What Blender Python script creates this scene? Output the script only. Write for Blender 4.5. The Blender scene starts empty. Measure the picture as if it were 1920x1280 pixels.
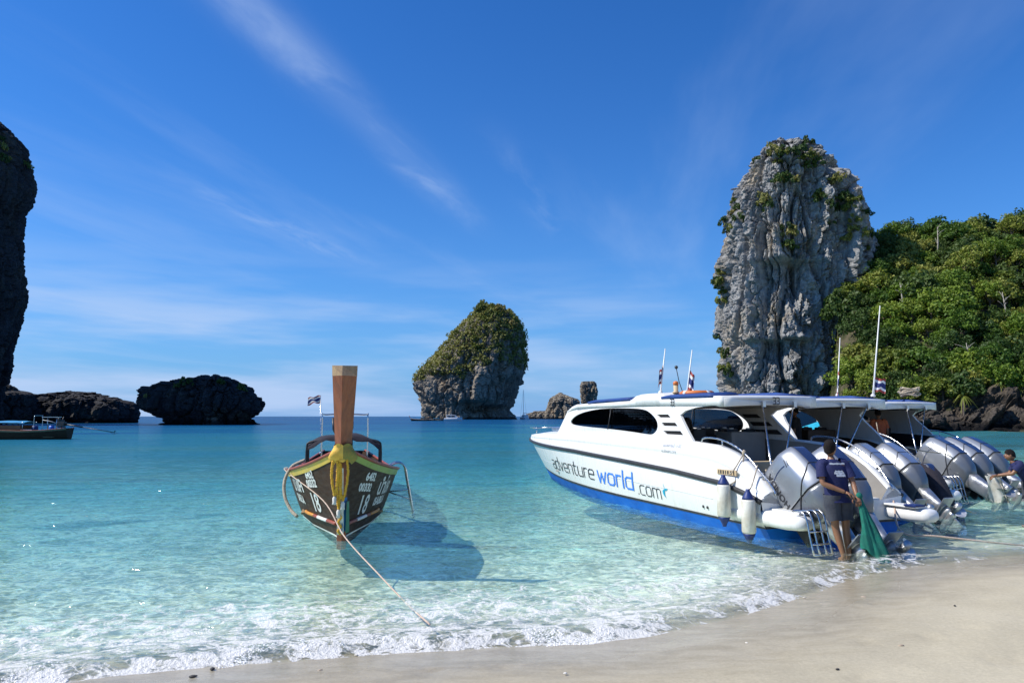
import bpy, bmesh, math, random
import numpy as np
from mathutils import Vector, Matrix
rnd = random.Random(7)
RS = np.random.RandomState(11)
SC = bpy.context.scene
COL = SC.collection
PI = math.pi

# ------------------------------------------------------------------ camera
F = 1387.0; PITCH = math.atan(140 / F); CAMH = 1.85
cam_d = bpy.data.cameras.new('camera'); cam = bpy.data.objects.new('camera', cam_d); COL.objects.link(cam)
cam.location = (0, 0, CAMH); cam.rotation_euler = (PI / 2 + PITCH, 0, 0)
cam_d.sensor_width = 36; cam_d.lens = 36 * F / 1920; cam_d.clip_end = 9000; cam_d.clip_start = .05
SC.camera = cam

# ------------------------------------------------------------------ sky and sun
SUN_EL, SUN_FWD = math.radians(46), math.radians(-5)      # sun stands to the left, a little behind
W = bpy.data.worlds.new('World'); SC.world = W; W.use_nodes = True
wn, wl = W.node_tree.nodes, W.node_tree.links
wn.clear()
def wnode(t, **k):
    n = wn.new(t)
    for a, b in k.items(): setattr(n, a, b)
    return n
def wmath(op, a, b=None, c=None):
    n = wn.new('ShaderNodeMath'); n.operation = op
    for i, v in enumerate((a, b, c)):
        if v is None: continue
        if isinstance(v, (int, float)): n.inputs[i].default_value = v
        else: wl.new(v, n.inputs[i])
    return n.outputs[0]
sky = wnode('ShaderNodeTexSky', sky_type='NISHITA', sun_disc=False, sun_elevation=SUN_EL,
            sun_rotation=math.radians(-90) + SUN_FWD, altitude=0, air_density=1.0, dust_density=.35, ozone_density=3.2)
hs = wnode('ShaderNodeHueSaturation'); hs.inputs['Saturation'].default_value = 1.15; hs.inputs['Value'].default_value = 1.0
wl.new(sky.outputs[0], hs.inputs['Color'])
tint = wnode('ShaderNodeMix', data_type='RGBA', blend_type='MULTIPLY'); tint.inputs[0].default_value = 1
wl.new(hs.outputs[0], tint.inputs[6]); tint.inputs[7].default_value = (.34, .85, 1.40, 1)
tc = wnode('ShaderNodeTexCoord'); sx = wnode('ShaderNodeSeparateXYZ'); wl.new(tc.outputs['Generated'], sx.inputs[0])
zc = wmath('ADD', wmath('MAXIMUM', sx.outputs[2], 0.0), .02)
u_, v_ = wmath('DIVIDE', sx.outputs[0], zc), wmath('DIVIDE', sx.outputs[1], zc)
ca, sa = math.cos(math.radians(13.5)), math.sin(math.radians(13.5))
along = wmath('ADD', wmath('MULTIPLY', u_, sa), wmath('MULTIPLY', v_, ca))
cross = wmath('SUBTRACT', wmath('MULTIPLY', u_, ca), wmath('MULTIPLY', v_, sa))
def streaks(cs, als, off, lo, hi, detail=6):
    cb = wnode('ShaderNodeCombineXYZ')
    wl.new(wmath('MULTIPLY', cross, cs), cb.inputs[0]); wl.new(wmath('MULTIPLY', along, als), cb.inputs[1]); cb.inputs[2].default_value = off
    nz = wnode('ShaderNodeTexNoise'); nz.inputs['Detail'].default_value = detail; nz.inputs['Roughness'].default_value = .58
    nz.inputs['Scale'].default_value = 1.0; nz.inputs['Distortion'].default_value = .35; wl.new(cb.outputs[0], nz.inputs['Vector'])
    mr = wnode('ShaderNodeMapRange', interpolation_type='SMOOTHSTEP'); mr.inputs[1].default_value = lo; mr.inputs[2].default_value = hi
    wl.new(nz.outputs[0], mr.inputs[0]); return mr.outputs[0]
def bandmask(c0, wd, a0, a1, soft):
    e = wmath('DIVIDE', wmath('SUBTRACT', cross, c0), wd)
    g = wmath('POWER', 2.718, wmath('MULTIPLY', wmath('MULTIPLY', e, e), -1.0))
    m1 = wnode('ShaderNodeMapRange', interpolation_type='SMOOTHSTEP'); m1.inputs[1].default_value = a0 - soft; m1.inputs[2].default_value = a0 + soft; wl.new(along, m1.inputs[0])
    m2 = wnode('ShaderNodeMapRange', interpolation_type='SMOOTHSTEP'); m2.inputs[1].default_value = a1 + soft; m2.inputs[2].default_value = a1 - soft; wl.new(along, m2.inputs[0])
    return wmath('MULTIPLY', wmath('MULTIPLY', g, m1.outputs[0]), m2.outputs[0])
fine = streaks(5.5, 1.6, 3.1, .36, .72)
veil = wmath('MULTIPLY', streaks(1.0, .22, 9.0, .50, .80), .20)
b1 = wmath('MULTIPLY', wmath('MULTIPLY', bandmask(-1.0, .075, .4, 3.2, .6), wmath('ADD', fine, .35)), .30)
b2 = wmath('MULTIPLY', wmath('MULTIPLY', bandmask(-1.93, .11, 2.6, 3.9, .5), fine), .40)
b3 = wmath('MULTIPLY', wmath('MULTIPLY', bandmask(-.62, .07, 2.6, 3.7, .5), fine), .22)
# low bank of haze cloud over the horizon
azi = wmath('ARCTAN2', sx.outputs[0], sx.outputs[1])
cb2 = wnode('ShaderNodeCombineXYZ'); wl.new(wmath('MULTIPLY', azi, 2.2), cb2.inputs[0]); wl.new(wmath('MULTIPLY', sx.outputs[2], 16.0), cb2.inputs[1])
nz2 = wnode('ShaderNodeTexNoise'); nz2.inputs['Scale'].default_value = 1.2; nz2.inputs['Detail'].default_value = 5; wl.new(cb2.outputs[0], nz2.inputs['Vector'])
mr2 = wnode('ShaderNodeMapRange', interpolation_type='SMOOTHSTEP'); mr2.inputs[1].default_value = .40; mr2.inputs[2].default_value = .66; wl.new(nz2.outputs[0], mr2.inputs[0])
hz = wnode('ShaderNodeMapRange', interpolation_type='SMOOTHSTEP'); hz.inputs[1].default_value = .24; hz.inputs[2].default_value = .06; wl.new(sx.outputs[2], hz.inputs[0])
azw = wnode('ShaderNodeMapRange'); azw.inputs[1].default_value = .5; azw.inputs[2].default_value = -.4; azw.inputs[3].default_value = .45; wl.new(azi, azw.inputs[0])
lowc = wmath('MULTIPLY', wmath('MULTIPLY', mr2.outputs[0], wmath('MULTIPLY', hz.outputs[0], azw.outputs[0])), .85)
cl = wmath('MINIMUM', wmath('ADD', wmath('ADD', wmath('ADD', b1, b2), wmath('ADD', b3, veil)), lowc), .8)
mx = wnode('ShaderNodeMix', data_type='RGBA'); air = wnode('ShaderNodeMix', data_type='RGBA')            # sea air low over the horizon
airf = wmath('POWER', 2.718, wmath('MULTIPLY', wmath('MAXIMUM', sx.outputs[2], 0.0), -7.5))
wl.new(wmath('MULTIPLY', airf, .96), air.inputs[0]); wl.new(tint.outputs[2], air.inputs[6]); air.inputs[7].default_value = (2.0, 3.85, 7.1, 1)
wl.new(cl, mx.inputs[0]); wl.new(air.outputs[2], mx.inputs[6]); mx.inputs[7].default_value = (4.6, 5.9, 8.4, 1)
bg = wnode('ShaderNodeBackground'); bg.inputs[1].default_value = .098; wl.new(mx.outputs[2], bg.inputs[0])
wo = wnode('ShaderNodeOutputWorld'); wl.new(bg.outputs[0], wo.inputs[0])
sd = bpy.data.lights.new('sun', 'SUN'); sd.energy = 5.0; sd.angle = math.radians(.53); sd.color = (1, .955, .88)
sun = bpy.data.objects.new('sun', sd); COL.objects.link(sun)
SDIR = Vector((-math.cos(SUN_EL) * math.cos(SUN_FWD), math.cos(SUN_EL) * math.sin(SUN_FWD), math.sin(SUN_EL)))
sun.rotation_euler = SDIR.to_track_quat('Z', 'Y').to_euler(); sun.location = (-60, 10, 80)
vs = SC.view_settings; vs.view_transform = 'Standard'; vs.look = 'None'; vs.exposure = .20; vs.gamma = 1; vs.use_curve_mapping = False
SC.cycles.use_denoising = True
try: SC.cycles.denoiser = 'OPENIMAGEDENOISE'
except Exception: pass
SC.cycles.max_bounces = 5; SC.cycles.diffuse_bounces = 2; SC.cycles.glossy_bounces = 3; SC.cycles.transparent_max_bounces = 10
SC.cycles.caustics_reflective = False; SC.cycles.caustics_refractive = False; SC.cycles.sample_clamp_indirect = 6

# ------------------------------------------------------------------ helpers
def ray(px, py):
    u, v = (px - 960) / F, (640 - py) / F
    return Vector((u, math.cos(PITCH) - v * math.sin(PITCH), math.sin(PITCH) + v * math.cos(PITCH)))
def at(px, py, Y):
    d = ray(px, py); return Vector((0, 0, CAMH)) + d * (Y / d.y)
def gz(px, py, z=0.0):
    d = ray(px, py); return Vector((0, 0, CAMH)) + d * ((z - CAMH) / d.z)

class NT:
    """small wrapper for building a material's nodes"""
    def __init__(s, name):
        s.m = bpy.data.materials.new(name); s.m.use_nodes = True
        s.n, s.l = s.m.node_tree.nodes, s.m.node_tree.links; s.n.clear()
        s.out = s.n.new('ShaderNodeOutputMaterial')
    def new(s, t, **k):
        n = s.n.new(t)
        for a, b in k.items(): setattr(n, a, b)
        return n
    def put(s, sock, v):
        if isinstance(v, bpy.types.NodeSocket): s.l.new(v, sock)
        elif isinstance(v, (tuple, list)) and len(v) == 3 and sock.type == 'RGBA': sock.default_value = (*v, 1)
        else: sock.default_value = v
    def math(s, op, a, b=None, c=None, clamp=False):
        n = s.new('ShaderNodeMath', operation=op, use_clamp=clamp)
        for i, v in enumerate((a, b, c)):
            if v is not None: s.put(n.inputs[i], v)
        return n.outputs[0]
    def mr(s, v, a, b, c=0., d=1., kind='SMOOTHSTEP'):
        n = s.new('ShaderNodeMapRange', interpolation_type=kind)
        for i, q in enumerate((v, a, b, c, d)): s.put(n.inputs[i], q)
        return n.outputs[0]
    def co(s, kind='Object', scale=(1, 1, 1), rot=(0, 0, 0)):
        t = s.new('ShaderNodeTexCoord'); mp = s.new('ShaderNodeMapping'); mp.inputs['Scale'].default_value = scale; mp.inputs['Rotation'].default_value = rot
        s.l.new(t.outputs[kind], mp.inputs[0]); return mp.outputs[0]
    def wpos(s, scale=(1, 1, 1), rot=(0, 0, 0)):
        t = s.new('ShaderNodeNewGeometry'); mp = s.new('ShaderNodeMapping'); mp.inputs['Scale'].default_value = scale; mp.inputs['Rotation'].default_value = rot
        s.l.new(t.outputs['Position'], mp.inputs[0]); return mp.outputs[0]
    def noise(s, vec, scale, detail=4, rough=.55, dist=0., dim='3D'):
        n = s.new('ShaderNodeTexNoise', noise_dimensions=dim); s.put(n.inputs['Vector'], vec)
        n.inputs['Scale'].default_value = scale; n.inputs['Detail'].default_value = detail; n.inputs['Roughness'].default_value = rough; n.inputs['Distortion'].default_value = dist
        return n.outputs[0]
    def voro(s, vec, scale, feature='F1', rand=1.):
        n = s.new('ShaderNodeTexVoronoi', feature=feature); s.put(n.inputs['Vector'], vec); n.inputs['Scale'].default_value = scale
        n.inputs['Randomness'].default_value = rand; return n.outputs['Distance']
    def mix(s, f, a, b):
        n = s.new('ShaderNodeMix', data_type='RGBA'); s.put(n.inputs[0], f); s.put(n.inputs[6], a); s.put(n.inputs[7], b); return n.outputs[2]
    def ramp(s, f, stops):
        n = s.new('ShaderNodeValToRGB'); e = n.color_ramp.elements
        while len(e) < len(stops): e.new(.5)
        for i, (p, c) in enumerate(stops): e[i].position = p; e[i].color = (*c, 1)
        s.put(n.inputs[0], f); return n.outputs[0]
    def bump(s, h, strength=.3, dist=.1, nrm=None):
        n = s.new('ShaderNodeBump'); s.put(n.inputs['Height'], h); n.inputs['Strength'].default_value = strength; n.inputs['Distance'].default_value = dist
        if nrm is not None: s.put(n.inputs['Normal'], nrm)
        return n.outputs[0]
    def bsdf(s, col, rough=.5, metal=0., nrm=None, spec=.5, **k):
        n = s.new('ShaderNodeBsdfPrincipled'); s.put(n.inputs['Base Color'], col); s.put(n.inputs['Roughness'], rough); s.put(n.inputs['Metallic'], metal)
        n.inputs['Specular IOR Level'].default_value = spec
        if nrm is not None: s.put(n.inputs['Normal'], nrm)
        for a, b in k.items(): s.put(n.inputs[a.replace('_', ' ')], b)
        return n.outputs[0]
    def done(s, sh): s.l.new(sh, s.out.inputs['Surface']); return s.m

def pm(name, c1, c2=None, scale=3., rough=.5, metal=0., bump=0., bscale=None, stretch=(1, 1, 1), spec=.5, coat=0., rvar=.12, alpha=None):
    """plain procedural material: two tones mixed by noise, uneven gloss, fine relief"""
    t = NT(name); c2 = c2 or tuple(x * .82 for x in c1)
    v = t.co('Object', stretch); n = t.noise(v, scale, 5, .6)
    col = t.mix(t.mr(n, .35, .68), c1, c2)
    r = t.mr(t.noise(v, scale * 2.3, 3), .3, .7, max(.02, rough - rvar), min(1, rough + rvar), 'LINEAR')
    nr = t.bump(t.noise(v, bscale or scale * 8, 4), min(1, bump), .02) if bump else None
    k = {}
    if coat: k['Coat_Weight'] = coat; k['Coat_Roughness'] = .06
    return t.done(t.bsdf(col, r, metal, nr, spec, **k))

def mesh_obj(name, verts, faces, mat=None, parent=None, smooth=False, mats=None, midx=None):
    me = bpy.data.meshes.new(name); me.from_pydata([tuple(v) for v in verts], [], faces); me.update()
    o = bpy.data.objects.new(name, me); COL.objects.link(o)
    for m_ in (mats or ([mat] if mat else [])): me.materials.append(m_)
    if midx is not None: me.polygons.foreach_set('material_index', midx)
    if smooth: me.polygons.foreach_set('use_smooth', [True] * len(me.polygons))
    if parent is not None: o.parent = parent
    return o
def fast_mesh(name, V, Q, mat=None, smooth=False, parent=None):
    """V (n,3) array, Q (m,k) int array"""
    me = bpy.data.meshes.new(name); V = np.ascontiguousarray(V, np.float32); Q = np.ascontiguousarray(Q, np.int32); k = Q.shape[1]
    me.vertices.add(len(V)); me.vertices.foreach_set('co', V.ravel())
    me.loops.add(Q.size); me.loops.foreach_set('vertex_index', Q.ravel())
    me.polygons.add(len(Q)); me.polygons.foreach_set('loop_start', np.arange(0, Q.size, k, dtype=np.int32))
    me.update(calc_edges=True); me.validate()
    if mat: me.materials.append(mat)
    me.polygons.foreach_set('use_smooth', np.full(len(me.polygons), smooth))
    o = bpy.data.objects.new(name, me); COL.objects.link(o)
    if parent is not None: o.parent = parent
    return o
def tag(o, label, cat, group=None, kind=None):
    if label: o['label'] = label
    if cat: o['category'] = cat
    if group: o['group'] = group
    if kind: o['kind'] = kind
    return o
def thing(name, label, cat, loc=(0, 0, 0), rz=0., group=None):
    o = bpy.data.objects.new(name, None); COL.objects.link(o); o.location = loc; o.rotation_euler = (0, 0, rz); o.empty_display_size = .2
    return tag(o, label, cat, group)
def copy_tree(o, parent=None):
    c = o.copy(); COL.objects.link(c); c.parent = parent
    for ch in list(o.children): copy_tree(ch, c)
    return c

class MB:
    """collects shapes, then links them as ONE mesh object"""
    def __init__(s): s.v = []; s.f = []; s.sm = []
    def add(s, vs, fs, smooth=True, M=None):
        b = len(s.v); s.v += [tuple(M @ Vector(q)) if M else tuple(q) for q in vs]
        s.f += [tuple(i + b for i in q) for q in fs]; s.sm += [smooth] * len(fs); return s
    def box(s, c, d, M=None, bev=0.):
        bm = bmesh.new(); bmesh.ops.create_cube(bm, size=1)
        for v in bm.verts: v.co = Vector((v.co.x * d[0], v.co.y * d[1], v.co.z * d[2]))
        if bev: bmesh.ops.bevel(bm, geom=bm.edges[:], offset=bev, segments=2, affect='EDGES', profile=.7)
        bm.verts.index_update()
        vs = [v.co + Vector(c) for v in bm.verts]; fs = [[v.index for v in q.verts] for q in bm.faces]; bm.free()
        return s.add(vs, fs, False, M)
    def loft(s, rings, closed=True, cap=True, smooth=True, M=None):
        n = len(rings[0]); vs = [q for r in rings for q in r]; fs = []
        for i in range(len(rings) - 1):
            for j in range(n if closed else n - 1):
                k = (j + 1) % n; fs.append((i * n + j, i * n + k, (i + 1) * n + k, (i + 1) * n + j))
        if cap and closed: fs += [tuple(range(n))[::-1], tuple(range((len(rings) - 1) * n, len(rings) * n))]
        return s.add(vs, fs, smooth, M)
    def tube(s, pts, r, n=8, cap=True, M=None, flat=1.):
        pts = [Vector(p) for p in pts]; rr = r if isinstance(r, (list, tuple)) else [r] * len(pts); rings = []; up = None
        for i, p in enumerate(pts):
            t = (pts[min(i + 1, len(pts) - 1)] - pts[max(i - 1, 0)]).normalized()
            if up is None:
                up = Vector((0, 0, 1)) if abs(t.z) < .9 else Vector((1, 0, 0))
            a = t.cross(up).normalized(); b = a.cross(t).normalized(); up = b
            rings.append([p + a * math.cos(2 * PI * k / n) * rr[i] + b * math.sin(2 * PI * k / n) * rr[i] * flat for k in range(n)])
        return s.loft(rings, True, cap, True, M)
    def lathe(s, prof, n=16, M=None):
        rings = [[(r * math.cos(2 * PI * k / n), r * math.sin(2 * PI * k / n), z) for k in range(n)] for r, z in prof]
        return s.loft(rings, True, True, True, M)
    def ball(s, c, r, n=10, M=None):
        c = Vector(c); rr = r if isinstance(r, (list, tuple)) else (r, r, r); rings = []
        for i in range(n + 1):
            a = -PI / 2 + PI * i / n; q = max(math.cos(a), .02)
            rings.append([c + Vector((rr[0] * q * math.cos(2 * PI * k / (n + 2)), rr[1] * q * math.sin(2 * PI * k / (n + 2)), rr[2] * math.sin(a))) for k in range(n + 2)])
        return s.loft(rings, True, True, True, M)
    def build(s, name, mat, parent=None):
        o = mesh_obj(name, s.v, s.f, mat, parent); o.data.polygons.foreach_set('use_smooth', s.sm); return o

def smooth_path(pts, k=6):
    """Catmull-Rom through points"""
    P = [Vector(p) for p in pts]; P = [2 * P[0] - P[1]] + P + [2 * P[-1] - P[-2]]; out = []
    for i in range(1, len(P) - 2):
        for j in range(k):
            t = j / k; a, b, c, d = P[i - 1], P[i], P[i + 1], P[i + 2]
            out.append(.5 * ((2 * b) + (c - a) * t + (2 * a - 5 * b + 4 * c - d) * t * t + (3 * b - a - 3 * c + d) * t ** 3))
    out.append(P[-2]); return out

# numpy gradient noise
_perm = np.random.RandomState(3).permutation(256).astype(np.int64); _perm = np.concatenate([_perm, _perm, _perm])
_grad = np.random.RandomState(4).normal(size=(256, 3)); _grad /= np.linalg.norm(_grad, axis=1)[:, None]
def pn(P):
    P = np.asarray(P, float); i = np.floor(P).astype(np.int64); f = P - i; i &= 255
    w = f * f * f * (f * (f * 6 - 15) + 10); out = 0
    for dx in (0, 1):
        for dy in (0, 1):
            for dz in (0, 1):
                h = _perm[_perm[_perm[i[:, 0] + dx] + i[:, 1] + dy] + i[:, 2] + dz]
                g = _grad[h]; d = g[:, 0] * (f[:, 0] - dx) + g[:, 1] * (f[:, 1] - dy) + g[:, 2] * (f[:, 2] - dz)
                out = out + d * (w[:, 0] if dx else 1 - w[:, 0]) * (w[:, 1] if dy else 1 - w[:, 1]) * (w[:, 2] if dz else 1 - w[:, 2])
    return out * 1.5
def fbm(P, o=5, g=.5, lac=2.03, ridged=False):
    P = np.asarray(P, float); s = 0; a = 1; t = 0
    for k in range(o):
        n = pn(P + k * 17.3); s = s + a * ((1 - 2 * np.abs(n)) if ridged else n); t += a; a *= g; P = P * lac
    return s / t
def cell(P, seed=0):
    """cellular noise: distance to nearest and to second nearest feature point, plus an id value"""
    P = np.asarray(P, float); i = np.floor(P).astype(np.int64); f1 = np.full(len(P), 9.); f2 = f1.copy(); idv = np.zeros(len(P))
    for dx in (-1, 0, 1):
        for dy in (-1, 0, 1):
            for dz in (-1, 0, 1):
                c = i + [dx, dy, dz]; m_ = c & 255
                h = _perm[_perm[_perm[m_[:, 0]] + m_[:, 1]] + ((m_[:, 2] + seed) & 255)]
                q = c + .5 + .45 * _grad[h]; d = np.linalg.norm(P - q, axis=1)
                nw = d < f1; f2 = np.where(nw, f1, np.minimum(f2, d)); idv = np.where(nw, h / 255., idv); f1 = np.where(nw, d, f1)
    return f1, f2, idv
def sstep(a, b, x):
    t = np.clip((x - a) / (b - a), 0, 1); return t * t * (3 - 2 * t)

# ------------------------------------------------------------------ shore shape (world metres)
_SX = np.array([-400, -60, -12, -4.23, -3.7, -2.92, -1.98, -.5, .65, 1.16, 1.9, 2.63, 3.29, 4.12, 4.97, 6.25, 7.32, 10., 14., 24., 60., 95., 400.])
_SY = np.array([-60, -8, 3.9, 4.95, 5.2, 5.5, 5.84, 6.12, 6.33, 6.55, 6.95, 7.55, 8.2, 8.9, 9.45, 9.95, 10.3, 11.0, 12.4, 17., 45., 70., 130.])
def shore_d(X, Y):
    """metres seaward of the waterline"""
    ys = np.interp(X, _SX, _SY); sl = (np.interp(X + .5, _SX, _SY) - np.interp(X - .5, _SX, _SY))
    return (Y - ys) / np.sqrt(1 + np.clip(sl, -2, 2) ** 2)
def sand_z(X, Y):
    X = np.asarray(X, float); Y = np.asarray(Y, float); d = shore_d(X, Y)
    sea = -np.interp(d, [0, 1.2, 5, 12, 40, 90, 200, 600, 5000], [0, .15, .52, .95, 2.2, 4.5, 9, 16, 20])
    land = np.interp(-d, [0, 1, 4, 10, 40, 400], [0, .075, .26, .5, 1.2, 3.0])
    P = np.stack([X * .35, Y * .35, X * 0], -1)
    return np.where(d > 0, sea, land) + .022 * fbm(P, 3) * np.clip(np.abs(d) * 2, 0, 1) + .006 * fbm(P * 4, 2) * np.clip(np.abs(d), 0, 1)

def graded(lo, hi, a, b, step, grow):
    """coordinates dense between a and b, growing coarser outwards"""
    xs = list(np.arange(a, b, step)); s = step; x = xs[-1]
    while x < hi: s *= grow; x += s; xs.append(x)
    s = step; x = a; left = []
    while x > lo: s *= grow; x -= s; left.append(x)
    return np.array(left[::-1] + xs)
def grid_faces(nx, ny):
    j, i = np.meshgrid(np.arange(ny - 1), np.arange(nx - 1), indexing='ij'); a = j * nx + i
    return np.stack([a, a + 1, a + nx + 1, a + nx], -1).reshape(-1, 4)

# ------------------------------------------------------------------ sand and sea bed
def make_sand():
    xs = graded(-3500, 3500, -9, 11, .07, 1.09); ys = graded(-60, 5200, 2.2, 14, .06, 1.07)
    X, Y = np.meshgrid(xs, ys); X, Y = X.ravel(), Y.ravel(); d = shore_d(X, Y)
    Z = sand_z(X, Y)
    near = (np.abs(X) < 14) & (Y > 0) & (Y < 16)
    P = np.stack([X, Y, X * 0], -1)
    e = np.zeros(len(X)); q = P[near]
    dry = sstep(.2, -1.0, d[near])
    # run-off ripples parallel to the waterline and shallow scuffs
    rip = np.sin(d[near] * 9 + 2.2 * fbm(q * [.7, .9, 1], 3)) * .006 * sstep(.25, -.35, d[near]) * sstep(-3.2, -1.2, d[near])
    e[near] = rip + .010 * fbm(q * 2.1, 4) * dry + .004 * fbm(q * 9, 3)
    # faint old footprints
    for k in range(44):
        cx, cy = RS.uniform(-3.5, 6), RS.uniform(3.8, 7.6)
        if float(shore_d(np.array([cx]), np.array([cy]))[0]) > -.5: continue
        an = RS.uniform(0, 3.1); dx, dy = X[near] - cx, Y[near] - cy
        u, v = dx * math.cos(an) + dy * math.sin(an), -dx * math.sin(an) + dy * math.cos(an)
        r2 = (u / .13) ** 2 + (v / .055) ** 2
        e[near] += -.013 * np.exp(-r2 ** 1.5) + .006 * np.exp(-((np.sqrt(r2) - 1.35) / .3) ** 2)
    o = fast_mesh('sand', np.stack([X, Y, Z + e], -1), grid_faces(len(xs), len(ys)), M['sand'], True)
    at_ = o.data.attributes.new('shore', 'FLOAT', 'POINT'); at_.data.foreach_set('value', d.astype(np.float32))
    tag(o, 'pale beige wet sand beach sloping under clear water', None, kind='structure')

def sand_material():
    t = NT('sand'); p = t.wpos()
    a = t.new('ShaderNodeAttribute', attribute_name='shore').outputs['Fac']
    n1 = t.noise(p, .8, 5, .6); n2 = t.noise(p, 38, 4, .7); n3 = t.noise(t.wpos((1.2, 3.4, 1), (0, 0, -.5)), 2.2, 6, .6, .6)
    dry = t.mix(t.mr(n1, .3, .7), (.50, .44, .31), (.44, .385, .265))
    wet = t.mix(t.mr(n3, .35, .65), (.35, .298, .20), (.43, .375, .265))
    edge = t.math('ADD', a, t.math('MULTIPLY', t.math('SUBTRACT', n1, .5), 1.1))
    col = t.mix(t.mr(edge, -1.9, -.55), dry, wet)
    grain = t.mr(n2, .3, .75, .86, 1.1, 'LINEAR')
    g = t.new('ShaderNodeMix', data_type='RGBA', blend_type='MULTIPLY'); g.inputs[0].default_value = 1; t.put(g.inputs[6], col); t.put(g.inputs[7], grain)
    speck = t.mr(t.voro(p, 55), .10, .06); sp2 = t.mr(t.noise(p, 9, 2), .60, .68)
    col = t.mix(t.math('MULTIPLY', t.math('MULTIPLY', speck, sp2), .7), g.outputs[2], (.20, .16, .12))
    sea = t.mix(t.mr(n1, .35, .7), (.50, .47, .36), (.58, .55, .44))
    coral = t.mr(t.noise(p, .16, 4, .6), .55, .66)
    sea = t.mix(t.math('MULTIPLY', coral, t.mr(a, 5, 14)), sea, (.13, .13, .09))
    col = t.mix(t.mr(a, .1, 1.6), col, sea)
    rough = t.mr(edge, -1.5, -.3, .85, .16)
    bm_ = t.bump(t.math('ADD', t.noise(p, 120, 3, .7), t.math('MULTIPLY', t.noise(p, 16, 4), 2.)), .35, .006)
    return t.done(t.bsdf(col, rough, 0, bm_, .4))

# ------------------------------------------------------------------ sea
def swash(X, Y, d):
    P = np.stack([X, Y, X * 0], -1); m = (d > -2) & (d < 60)
    z = np.zeros(len(X)); q = P[m]; dd = d[m]; w = np.zeros(len(q))
    fade = sstep(-.2, 1.8, dd)
    for L, A, an, ph in ((2.6, .012, .1, 0), (1.5, .009, -.5, 1.2), (.9, .007, .6, 2.1), (.55, .0045, -.2, .4), (.38, .0032, 1.0, 3.3), (.27, .002, -.8, 5.)):
        kx, ky = math.sin(an), math.cos(an); k = 2 * PI / L
        s_ = np.sin(k * (q[:, 0] * kx + q[:, 1] * ky) + ph + 2.6 * fbm(q * (.55 / L), 2)); w += A * (1 - 2 * np.abs(s_) ** .9 + .4) * fade
    w += .012 * fbm(q * 1.7, 3) * fade
    # the little breaker running up the sand, and the wave behind it
    wob = .35 * fbm(q * [.5, .5, 1], 3) + .12 * fbm(q * [2.1, 2.1, 1], 3)
    c1 = dd - .20 - wob * .8; c2 = dd - 1.25 - wob * 1.6
    w += .058 * np.exp(-np.where(c1 < 0, (c1 / .14) ** 2, (c1 / .40) ** 2)) + .030 * np.exp(-np.where(c2 < 0, (c2 / .2) ** 2, (c2 / .6) ** 2))
    w += .010 * np.maximum(fbm(q * 9, 3), -.1) * np.exp(-((dd - .2) / .5) ** 2)
    z[m] = w
    return z
def make_sea():
    xs = graded(-4200, 4200, -10, 11, .055, 1.085); ys = graded(2., 6500, 4.4, 21, .05, 1.055)
    X, Y = np.meshgrid(xs, ys); nx, ny = len(xs), len(ys); X, Y = X.ravel(), Y.ravel(); d = shore_d(X, Y)
    Z = swash(X, Y, d); dep = np.maximum(Z - sand_z(X, Y), 0)
    keep = d > -1.6; Qs = grid_faces(nx, ny); Qs = Qs[keep[Qs].all(1)]
    used = np.unique(Qs); rm = np.full(len(X), -1); rm[used] = np.arange(len(used))
    o = fast_mesh('sea', np.stack([X, Y, Z], -1)[used], rm[Qs], M['water'], True)
    for nm, arr in (('depth', dep), ('shore', d)):
        at_ = o.data.attributes.new(nm, 'FLOAT', 'POINT'); at_.data.foreach_set('value', arr[used].astype(np.float32))
    tag(o, 'clear turquoise bay water deepening to blue', None, kind='structure')

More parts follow.
